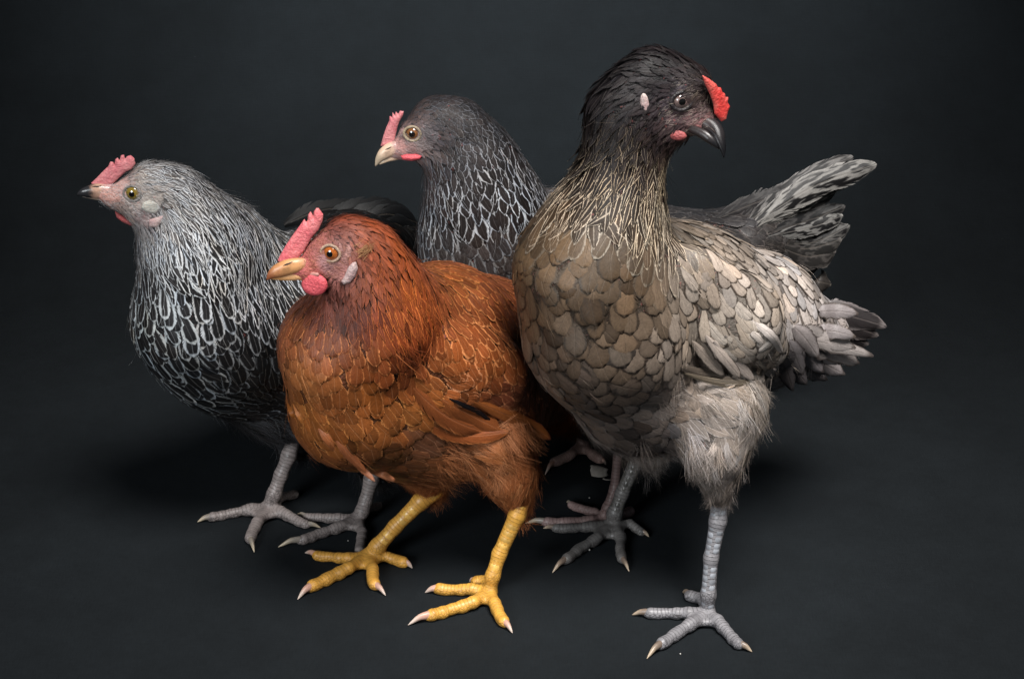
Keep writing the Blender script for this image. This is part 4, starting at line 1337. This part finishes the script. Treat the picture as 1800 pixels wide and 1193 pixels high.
big.leg([(1265, 880, 16), (1262, 915, 16), (1250, 980, 13.5), (1245, 1045, 14)],
        [[(1210, 1076, 11), (1170, 1077, 9.5), (1143, 1077, 10), (1111, 1080)],
         [(1218, 1093, 12), (1190, 1112, 11), (1164, 1130, 11), (1137, 1157)],
         [(1262, 1090, 12), (1280, 1112, 10.5), (1298, 1131, 10), (1322, 1145)],
         [(1230, 1050, 9), (1212, 1046, 10), (1200, 1040)]],
        '7c7a7d', '2a2829', claw_grey, hub=(1244, 1076), scutes=(.0048, 150, '8f9298', 2), hubr=15)
big.leg([(1128, 785, 14), (1123, 800, 14), (1094, 866, 12.5), (1080, 903, 14)],
        [[(1050, 945, 11), (1018, 964, 10), (996, 982, 10), (971, 1006)],
         [(1092, 942, 10), (1090, 965, 9.5), (1093, 981, 9), (1106, 1004)],
         [(1108, 920, 9), (1127, 934, 8), (1141, 943)],
         [(1040, 924, 10), (1000, 928, 9), (978, 928, 8), (955, 928)]],
        '6b6866', '2d2b2b', claw_grey, hub=(1079, 922), scutes=(.0045, 150, '55534f', 3), hubr=15)
red.leg([(915, 885, 16), (909, 905, 16), (878, 973, 13.5), (866, 1012, 13.5)],
        [[(828, 1034, 11), (795, 1036, 9.5), (772, 1034, 10.5), (747, 1041)],
         [(832, 1058, 12.5), (795, 1070, 11), (760, 1080, 11.5), (717, 1098)],
         [(870, 1060, 12), (878, 1080, 10.5), (886, 1092, 10), (901, 1112)],
         [(850, 1019, 9), (836, 1021, 9), (825, 1022)]],
        'c79440', '8f6528', claw_pale, hub=(861, 1040), scutes=(.0052, 125, 'd0a455', 1), hubr=15)
red.leg([(766, 862, 17), (740, 880, 16), (695, 925, 13.5), (664, 960, 15)],
        [[(612, 980, 11), (580, 978, 9), (558, 976, 9.5), (536, 971)],
         [(612, 998, 13), (580, 1014, 12), (549, 1029, 11.5), (523, 1053)],
         [(655, 1000, 12), (655, 1018, 10.5), (659, 1027, 10), (678, 1046)],
         [(682, 978, 9.5), (700, 984, 9.5), (710, 988, 10), (725, 998)]],
        'c69240', '8b6226', claw_pale, hub=(647, 977), scutes=(.0052, 125, 'cca050', 1), hubr=16)
sil.leg([(514, 780, 13), (508, 800, 14), (494, 834, 12.5), (482, 868, 13.5)],
        [[(443, 893, 11), (405, 902, 9), (374, 908, 9.5), (347, 917)],
         [(452, 918, 12), (443, 936, 10.5), (440, 946, 10), (447, 970)],
         [(494, 898, 11), (516, 911, 10), (537, 921, 8.5), (564, 927)],
         [(500, 872, 8.5), (518, 868, 8.5), (523, 867)]],
        '8a807d', '3c3735', claw_cream, hub=(471, 893), hubr=15)
sil.leg([(656, 828, 13), (653, 842, 14), (643, 880, 12), (637, 898, 13)],
        [[(594, 910, 10), (560, 909, 8.5), (540, 908, 7), (522, 903)],
         [(600, 924, 11), (560, 938, 10), (534, 948, 10), (489, 961)],
         [(637, 935, 10.5), (634, 955, 9.5), (632, 968, 9), (636, 985)],
         [(648, 893, 8), (665, 889, 8), (671, 888)]],
        '7d7471', '322e2d', claw_cream, hub=(630, 911), hubr=14)
gry.leg([(1086, 800, 9), (1080, 860, 9), (1068, 893, 10)],
        [[(1040, 913, 9), (1000, 917, 9), (962, 917, 9.5), (924, 919)],
         [(1046, 899, 8), (1020, 893, 8.5), (1004, 887, 7), (996, 882)],
         [(1080, 905, 8), (1100, 902, 8), (1108, 898, 9), (1114, 899)]],
        '8c7672', '5a4644', claw_cream, hub=(1062, 908), hubr=11)
gry.leg([(1034, 730, 10), (1030, 755, 11), (1026, 768, 12)],
        [[(1004, 798, 10), (988, 806, 9.5), (974, 812, 9), (958, 834)],
         [(1040, 797, 9.5), (1048, 802, 9), (1055, 807, 9), (1065, 816)]],
        'a0857c', '6d564e', claw_pale, hub=(1023, 784), hubr=14)

# ---------------------------------------------------------------- skins, then plumage
big.face, big.bristle = 1, (hexc('8d8378'), hexc('1c1a1a'))
red.contrast = .2
big.ruffle, big.loose, red.loose, sil.loose, gry.loose = 1.6, .7, .45, .6, .6
red.face, red.bristle = -1, (hexc('9a6a4c'), hexc('5a2c18'))
sil.face, sil.bristle = -1, (hexc('b9b8b8'), hexc('6a6a6c'))
gry.face, gry.bristle = -1, (hexc('8b8688'), hexc('3a3838'))
bvhs = {}
for h in (big, red, sil, gry):
    h.make_body_mesh(h.legs)
    V, F = h.bodyVF
    bvhs[h] = BVHTree.FromPolygons([tuple(v) for v in V.tolist()], [tuple(f) for f in F.tolist()])
for h in (big, red, sil, gry):
    h.plumage([bvhs[o] for o in bvhs if o is not h])

# ---------------------------------------------------------------- heads
comb_pink = flesh_material('pink_comb', (.46, .12, .14, 1), (.56, .22, .22, 1), .6)
comb_rose = flesh_material('rose_comb', (.56, .10, .12, 1), (.64, .19, .19, 1), .55)
comb_red = flesh_material('scarlet_comb', (.50, .04, .035, 1), (.52, .11, .09, 1))
wattle_red = flesh_material('red_wattle', (.55, .085, .10, 1), (.46, .06, .075, 1), .55)
wattle_deep = flesh_material('dull_red_wattle', (.32, .06, .06, 1), (.24, .07, .07, 1), .6)
lobe_white = flesh_material('pinkish_white_earlobe', (.34, .22, .215, 1), (.42, .33, .31, 1), .7)
lobe_cream = flesh_material('cream_earlobe', (.40, .385, .34, 1), (.32, .30, .27, 1), .75)
lobe_grey = flesh_material('grey_earlobe', (.17, .14, .14, 1), (.11, .095, .10, 1), .6)


def beak(h, upper, lower, m_up, m_lo, wf=.8, lateral=(0, 1, 0)):
    def pts(l): return [(P(x, y, Y), r * mpp(P(x, y, Y)), r * wf * mpp(P(x, y, Y))) for x, y, Y, r in l]
    h.loft('upper_beak', pts(upper), m_up, lateral=lateral)
    h.loft('lower_beak', pts(lower), m_lo, lateral=lateral)


def nostril(h, pts, r=2.2):
    q = [(P(x, y, Y), r * k * .00026, r * k * .00038) for (x, y, Y), k in zip(pts, (.3, .8, .8, .3))]
    h.loft('nostril', q, M_dark, seg=8)


# largest hen: dark bill, turned right and a little towards the camera
bl = horn_material('black_beak_horn', (.018, .016, .017, 1), (.006, .006, .007, 1), .30, flesh=(.035, .026, .026, 1))
bl.node_tree.nodes['Principled BSDF'].inputs['Specular IOR Level'].default_value = .2
blp = horn_material('dusky_beak_horn', (.022, .017, .017, 1), (.007, .007, .008, 1), .34)
beak(big, [(1232, 213, -.035, 12), (1248, 221, -.037, 15), (1260, 233, -.041, 13.5), (1266, 248, -.045, 9.5), (1271, 263, -.048, 5.5), (1272, 277, -.050, 1.2)],
     [(1212, 226, -.037, 7), (1230, 233, -.041, 8.5), (1244, 241, -.044, 9), (1256, 252, -.046, 6), (1264, 262, -.047, 1)], bl, blp, .72, (-.3, 1, 0))
nostril(big, [(1245, 224, -.0435), (1250, 226, -.045), (1254, 230, -.046), (1258, 235, -.046)], 3.0)
big.slab('comb', [(1234, 132), (1247, 139), (1259, 148), (1262, 154), (1267, 154), (1270, 163), (1274, 164), (1275, 171), (1280, 171), (1279, 180), (1283, 187), (1279, 197), (1276, 210), (1268, 214),
                  (1256, 200), (1254, 182), (1247, 164), (1239, 148)], -.036, 3.8, comb_red, tilt=(.45, -1, 0))
s_ = big.surf(1187, 236)[1]
big.slab('wattle', E2(1190, 238, 17, 9, rot=6), s_ + .0002, 3.5, wattle_deep)
big.slab('earlobe', E2(1133, 183, 8, 19, rot=-6), big.surf(1132, 182)[1] + .0002, 3.5, lobe_white)
big.eye(1198, 178, 13, 6.2, 20, '7d6a66', '241f21', look=(.22, -1, .08))

# rust hen
hb = horn_material('orange_beak_horn', (.52, .26, .11, 1), (.22, .07, .03, 1), .36, .35, .95, flesh=(.46, .22, .19, 1))
hl = horn_material('amber_beak_horn', (.54, .30, .14, 1), (.45, .22, .08, 1), .36, flesh=(.42, .20, .17, 1))
beak(red, [(552, 460, -.067, 5), (538, 463, -.0715, 10), (522, 466, -.074, 13.5), (504, 470, -.075, 14.5), (487, 477, -.076, 12.5), (476, 484, -.0765, 7.5), (469, 492, -.077, 1.2)],
     [(560, 482, -.078, 2.5), (542, 483, -.073, 7), (520, 486, -.074, 7), (500, 488, -.075, 5.5), (486, 489, -.076, 3.2), (477, 490, -.0765, .8)], hb, hl, .72)
nostril(red, [(498, 467, -.0805), (503, 465, -.081), (509, 463, -.081), (514, 460, -.080)], 2.4)
red.slab('comb', [(560, 366), (568, 377), (567, 388), (560, 404), (549, 416), (541, 430), (534, 442), (526, 452), (512, 461), (496, 464), (488, 458), (494, 446), (502, 432), (512, 417), (523, 402), (531, 391),
                  (535, 385), (538, 391), (541, 387), (542, 377), (546, 372), (549, 377), (551, 382), (552, 372), (556, 366)], -.069, 4.2, comb_rose, tilt=(-.12, -1, 0))
red.slab('wattle', E2(553, 500, 23, 19, rot=10), red.surf(556, 490)[1] - .003, 4.6, wattle_red, tilt=(-.3, -1, 0))
red.slab('earlobe', [(626, 460), (629, 472), (625, 486), (616, 497), (604, 500), (600, 494), (606, 484), (612, 470), (619, 462)], red.surf(614, 482)[1] - .0015, 5, lobe_white, tilt=(-.1, -1, 0))
red.eye(581, 445, 13, 5.5, 18.2, 'b0602a', 'a58a76', look=(-.25, -1, .05))

tq = np.array([red.surf(x, y) for x, y in [(628, 438), (634, 442), (638, 436), (642, 444), (632, 450), (646, 440)]], F32)
tq, tn_ = red.f.project(tq, 0.0, 1)
red.fluff(tq, np.tile((.8 * RIGHT + .5 * UP).astype(F32), (6, 1)), tn_, np.full(6, .0065), np.full(6, .002), np.tile(hexc('8f6a48'), (6, 1)), np.tile(hexc('6a4024'), (6, 1)), per=14, name='ear_tuft', width=.00014, raise_=.002)
# silver laced hen
sb = horn_material('black_tipped_beak_horn', (.42, .25, .18, 1), (.02, .02, .022, 1), .26, .36, .6, flesh=(.46, .27, .26, 1))
sl = horn_material('cream_beak_horn', (.34, .25, .19, 1), (.10, .085, .075, 1), .25)
beak(sil, [(196, 338, .044, 15), (182, 337, .043, 14.5), (168, 336, .042, 14), (155, 337, .041, 11), (144, 339, .040, 7), (135, 343, .040, 1.2)],
     [(200, 354, .044, 6), (182, 349, .043, 5), (165, 347, .042, 4), (152, 346, .041, 2.5), (145, 346, .041, .8)], sb, sl, .72)
nostril(sil, [(162, 329, .0355), (167, 328, .035), (172, 328, .035), (178, 327, .036)], 2.2)
sil.slab('comb', [(160, 322), (170, 313), (182, 300), (190, 293), (194, 284), (199, 285), (201, 290), (203, 280), (207, 277), (210, 282), (213, 273), (218, 272), (220, 280), (223, 275), (230, 273), (236, 278), (238, 288),
                  (232, 297), (221, 302), (210, 312), (200, 322), (190, 330), (172, 330)], .045, 3.8, comb_pink)
sil.slab('wattle', [(202, 371), (212, 377), (222, 383), (235, 391), (237, 397), (228, 396), (215, 390), (205, 382)], sil.surf(220, 380)[1] + .001, 5, wattle_deep)
sil.slab('earlobe', [(252, 356), (262, 352), (276, 355), (286, 363), (284, 372), (272, 376), (256, 372), (248, 365)], sil.surf(266, 364)[1] + .0003, 3, lobe_cream, tilt=(.1, -1, 0))
sil.slab('cheek_patch', [(262, 386), (276, 382), (288, 378), (286, 390), (275, 400), (262, 398)], sil.surf(274, 389)[1] - .0005, 3, lobe_white)
sil.eye(233, 340, 12.5, 5, 16.3, '8a7430', '7c7672', look=(-.15, -1, .05))

# grey hen at the back
gb = horn_material('pale_beak_horn', (.52, .36, .26, 1), (.44, .35, .25, 1), .36, flesh=(.42, .25, .23, 1))
gl = horn_material('cream_lower_beak_horn', (.58, .42, .30, 1), (.46, .36, .26, 1), .3)
beak(gry, [(704, 259, .133, 14), (692, 262, .132, 14), (681, 266, .131, 12.5), (672, 273, .130, 10), (665, 282, .130, 6), (660, 292, .130, 1.2)],
     [(712, 271, .133, 6), (696, 276, .132, 6), (683, 280, .131, 4.5), (673, 285, .130, 3), (667, 289, .130, .8)], gb, gl, .72)
nostril(gry, [(677, 263, .1255), (681, 262, .125), (685, 260, .125), (688, 258, .126)], 2.0)
gry.slab('comb', [(669, 257), (674, 238), (679, 224), (684, 213), (685, 203), (689, 207), (690, 197), (694, 203), (696, 196), (700, 201), (703, 195), (710, 196), (708, 204), (702, 214), (698, 226), (695, 240), (692, 255), (680, 258)],
         .134, 3.8, comb_pink)
gry.slab('wattle', [(704, 274), (716, 271), (732, 271), (742, 274), (738, 280), (724, 283), (708, 281)], gry.surf(722, 272)[1] - .0005, 5, wattle_red)
gry.eye(725, 235, 11, 5.5, 15.5, '8a5a34', '9c8c74', look=(-.15, -1, .05))

# ---------------------------------------------------------------- tails, flight feathers, loose long feathers


def LP(*a): return [P(x, y, Y) for x, y, Y in a]


def LS(h, *a):
    out = []
    for x, y, lift in a:
        q = h.surf(x, y).astype(float)
        out.append(q - FWD * lift)
    return out


TF, PF = 'tail_feather', 'flight_feather'
# rust hen: flight feathers of the folded wing, and the long hanging breast feathers
fy = red.surf(880, 720)[1] - .012
red.long(PF, LS(red, (820, 700, .001), (862, 716, .003), (905, 735, .0045), (940, 752, .0045)) + LP((968, 772, red.surf(940, 752)[1] - .001)), 18, '7d4a20', '5e3018', (.1, .2, 0))
red.long(PF, LS(red, (760, 690, .001), (800, 716, .003), (845, 738, .0045), (880, 756, .0045)), 27, '74431f', '8d5529', (.1, .2, 0))
red.long(PF, LS(red, (725, 680, .001), (760, 715, .003), (800, 742, .005), (850, 758, .005)), 27, '70401e', '8d5529', (.1, .2, 0))
red.long(PF, LS(red, (740, 735, .001), (780, 760, .003), (830, 768, .005), (895, 758, .005)), 20, '784420', '925a2c', (.1, .2, 0))
red.long(PF, LS(red, (790, 700, .001), (815, 712, .004), (840, 722, .005), (866, 742, .005)), 6, '08080a', '101012', (.1, .2, 0), label='black flight feather')
bx = red.surf(530, 720)[1] - .003
for q, (x0, y0, x1, y1, w_, c_) in enumerate([(505, 700, 536, 764, 9, '85511f'), (515, 705, 552, 774, 7, '99622c'), (500, 690, 526, 750, 8, '7d4a1e'),
                                             (590, 770, 650, 838, 10, '6d4224'), (605, 790, 665, 852, 8, '7d5030'), (640, 815, 700, 848, 9, '8f5f3c'), (560, 750, 610, 812, 9, '7a4a26')]):
    yy = red.surf(x0, y0)[1]
    red.long('belly_feather', LS(red, (x0, y0, .001), (x0 * .75 + x1 * .25, y0 * .75 + y1 * .25, .003)) + LS(red, ((x0 + x1) / 2, (y0 + y1) / 2, .003)) + LP((x1 * .9 + x0 * .1, y1 * .9 + y0 * .1, yy + .004)), w_ * 1.3, c_, '5e3a20', (.08, .2, 0), blunt=.4)
for q in range(7):
    yy = .16
    red.long(TF, LP((985 + q * 6, 690 + q * 5, yy), (1020 + q * 7, 735 + q * 4, yy + .01), (1052 + q * 7, 772 + q * 5, yy + .02)), 13, random.choice(['6a3818', '5a2e16', '7d451c']), '9a5a24', (.1, .1, 0))

# largest hen: primaries under the wing, tail and drooping rump feathers
wy = big.surf(1300, 640)[1] - .003
big.long(PF, LS(big, (1200, 655, .003), (1250, 672, .005), (1300, 676, .006)) + LS(big, (1330, 670, .006), (1352, 660, .006)), 9, '4a4336', '6f6753', (.1, .4, 0), blunt=.8)
big.long(PF, LS(big, (1180, 640, .002), (1230, 656, .003), (1290, 664, .004), (1340, 655, .004)), 11, '4d463b', '6f6759', (.1, .3, 0), blunt=.8)
for x0, y0, x1, y1, x2, y2, w_, c_ in [(1300, 560, 1345, 605, 1371, 640, 12, 'b9b1a0'), (1290, 580, 1332, 630, 1362, 662, 12, 'b0a896'), (1318, 560, 1358, 592, 1374, 622, 12, 'c2bbab'),
                                       (1275, 590, 1318, 640, 1345, 668, 13, 'a1988a'), (1330, 590, 1352, 618, 1368, 650, 13, 'bdb6a6'), (1300, 600, 1335, 636, 1356, 664, 13, 'b5ad9d'),
                                       (1240, 590, 1275, 632, 1300, 664, 14, '8f8677'), (1255, 600, 1295, 640, 1325, 668, 14, '9a9182'), (1215, 600, 1245, 632, 1272, 660, 14, '7f7667')]:
    big.long('wing_covert', LS(big, (x0, y0, .003), (x1, y1, .0065), (x2, y2, .008)), w_ * 1.05, c_, '2c2721', (.12, .2, 0), blunt=.55)
rump = []
for x0, y0, x1, y1, x2, y2, w_, c_, e_ in [
        (1400, 548, 1470, 548, 1559, 574, 24, '2c2927', '6a655f'), (1410, 556, 1480, 566, 1545, 590, 22, '24211f', '57524c'), (1400, 565, 1470, 582, 1528, 606, 20, '1d1b1a', '47433e'),
        (1400, 590, 1470, 606, 1536, 626, 15, '8a857b', '4a443d'), (1410, 600, 1475, 622, 1512, 640, 17, '7f7a71', '433d37'),
        (1400, 615, 1450, 640, 1486, 658, 20, '86817a', '47423c'), (1390, 620, 1425, 650, 1455, 668, 20, '6f6b66', '3c3833'), (1380, 620, 1402, 655, 1420, 676, 19, '4e4b48', '2b2825'),
        (1372, 620, 1384, 655, 1394, 688, 17, '423f3c', '262321'),
        (1420, 590, 1462, 600, 1505, 612, 19, '8f8a80', '4d473f'), (1410, 600, 1445, 618, 1478, 640, 20, '837e77', '47413b'), (1400, 605, 1428, 632, 1448, 655, 20, '77736e', '3f3a35'),
        (1385, 600, 1400, 632, 1412, 660, 19, '5a5753', '322e2b'),
        (1440, 548, 1475, 546, 1510, 552, 15, '86817a', '4d463e'), (1440, 580, 1470, 582, 1505, 592, 16, '86817a', '504940'), (1405, 580, 1440, 594, 1470, 618, 20, '8d887e', '48423b'),
        (1395, 575, 1420, 600, 1440, 630, 20, '837e76', '433d37')]:
    last = big.surf(min(x1, 1440), y1)[1]
    k = len(rump)
    pts = LS(big, (x0, y0, .001 + .0002 * k), (x0 * .5 + min(x1, 1450) * .5, y0 * .5 + y1 * .5, .003 + .0002 * k)) + LP((x1, y1, last - .003 - .0003 * k), (x2, y2, last + .004 - .0003 * k))
    if k < 3: pts = LP((1425, y0 + 8, .105), (x1, y1, .105), (x2, y2, .11))
    big.long('tail_feather' if k < 3 else 'rump_feather', pts, w_ * 1.3, c_, e_, (.16, .2, 0), blunt=.55, ragged=.10)
    rump.append(1)

# grey hen: barred tail fan
for x0, y0, x1, y1, x2, y2, Y, w_, c_, e_, bar in [
        (1330, 390, 1430, 325, 1541, 288, .275, 21, '171617', '8f8c88', .9), (1320, 385, 1400, 325, 1500, 275, .285, 19, '161516', '6d6a68', .7),
        (1330, 400, 1420, 345, 1512, 300, .28, 18, '1a191a', '7d7a76', .8), (1330, 410, 1400, 360, 1470, 335, .28, 18, '2c2a2b', '5a5755', .6),
        (1340, 400, 1400, 345, 1455, 310, .29, 19, '262526', '4e4c4b', .5),
        (1350, 410, 1430, 385, 1486, 362, .275, 17, '1c1c1d', '4a4847', .5), (1350, 415, 1430, 400, 1482, 378, .27, 15, '1c1b1c', '8a8885', .5),
        (1350, 425, 1430, 430, 1494, 396, .27, 19, '201f20', '6e6c69', .4), (1350, 430, 1420, 440, 1480, 420, .265, 22, '2e2c2b', '5f5b58', .4),
        (1360, 430, 1420, 455, 1470, 440, .262, 24, '33302f', '5f5a57', .3), (1350, 440, 1400, 465, 1440, 470, .26, 24, '312f2e', '57534f', .3),
        (1340, 450, 1390, 490, 1420, 500, .26, 20, '2b2928', '4d4a47', .2), (1390, 470, 1425, 492, 1462, 500, .262, 19, '3a3532', '5d5752', .1),
        (1300, 390, 1360, 350, 1420, 318, .28, 18, '282627', '4f4d4c', .4), (1260, 385, 1330, 355, 1395, 335, .27, 18, '282627', '4b4948', .3)]:
    gry.long(TF, LS(gry, (x0, y0, .001)) + LP((x1, y1, Y - .022), (x2, y2, Y - .012)), w_ * 1.4, '%02x%02x%02x' % tuple(int(int(c_[i:i + 2], 16) * .8) for i in (0, 2, 4)), e_, (.08, .15, min(1, bar * 1.5)), blunt=.7, ragged=.08)

# silver hen: dark tail behind the rust hen
for q, (x0, y0, x1, y1, x2, y2) in enumerate([(600, 400, 680, 372, 735, 392), (610, 410, 690, 385, 745, 425), (620, 420, 700, 405, 744, 448), (560, 390, 630, 362, 700, 362), (590, 400, 660, 366, 722, 372), (500, 395, 560, 368, 640, 362)]):
    sil.long(TF, LP((x0, y0, .20), (x1, y1, .22), (x2, y2, .24)), 24, '0b0c0e', '15181a', (.06, .1, 0), blunt=.7)

# ---------------------------------------------------------------- a curled dry leaf and crumbs on the floor
t = NT('dry_leaf')
n1 = t.noise(t.pos(), 260, 4)
mleaf = t.base(t.mix(n1, (.16, .14, .12, 1), (.36, .33, .29, 1)), .6, .3)
c0 = PZ(1052, 838, 0.0)
V, F = [], []
nr, nc = 9, 7
for i in range(nr):
    tt = i / (nr - 1)
    wv = .0062 * math.sin(math.pi * (.12 + .86 * tt)) ** .7
    for j in range(nc):
        u = -1 + 2 * j / (nc - 1)
        x = -.006 + .013 * tt + .0006 * math.sin(5 * u)
        z = .0012 + .0085 * abs(math.sin(1.2 * (u + .9))) * (1 - .35 * tt)
        V.append((c0[0] + x, c0[1] + u * wv * .7, z))
for i in range(nr - 1):
    for j in range(nc - 1):
        a = i * nc + j; F.append((a, a + 1, a + nc + 1, a + nc))
leaf = bpy.data.objects.new('dry_leaf', None); C.objects.link(leaf); leaf.location = c0
world_loc[leaf.name] = Vector(c0)
leaf['label'] = 'small curled grey dry leaf lying on the floor beneath the largest hen'; leaf['category'] = 'leaf'
ml = link('blade', np_mesh('blade', V, F, mats=[mleaf]), leaf, tuple(c0))
sm = ml.modifiers.new('thickness', 'SOLIDIFY'); sm.thickness = .0004


class Holder:
    pass


hd = Holder(); hd.root = leaf
Hen.loft(hd, 'stalk', [(PZ(1060, 841, .0015), .0006, .0006), (PZ(1068, 843, .0012), .0005, .0005), (PZ(1079, 842, .0008), .0003, .0003)], mleaf, seg=6)

mcr = plain('crumb_grey', (.45, .43, .40, 1), .8)
for i, (x, y, r, lab) in enumerate([(1036, 968, 3, 'tiny pale crumb on the floor beside the long middle toe of the largest hen'), (1036, 876, 2, 'tiny pale crumb on the floor above the pink toes of the back hen'),
                                   (612, 951, 1.5, 'tiny speck on the floor below the right foot of the black and silver hen'), (1196, 1150, 2, 'tiny pale speck on the floor in front of the near foot of the largest hen')]):
    p = PZ(x, y, 0)
    V, F = [], []
    rr = r * .00038
    V = [(p[0] + rr * dx * random.uniform(.7, 1.2), p[1] + rr * dy * random.uniform(.7, 1.2), rr * (1 + dz)) for dx, dy, dz in ((1, 0, 0), (-1, 0, 0), (0, 1, 0), (0, -1, 0), (0, 0, 1), (0, 0, -.9))]
    F = [(0, 2, 4), (2, 1, 4), (1, 3, 4), (3, 0, 4), (2, 0, 5), (1, 2, 5), (3, 1, 5), (0, 3, 5)]
    cr = link('crumb', np_mesh('crumb', V, F, mats=[mcr]), None, tuple(p))
    cr['label'] = lab; cr['category'] = 'crumb'
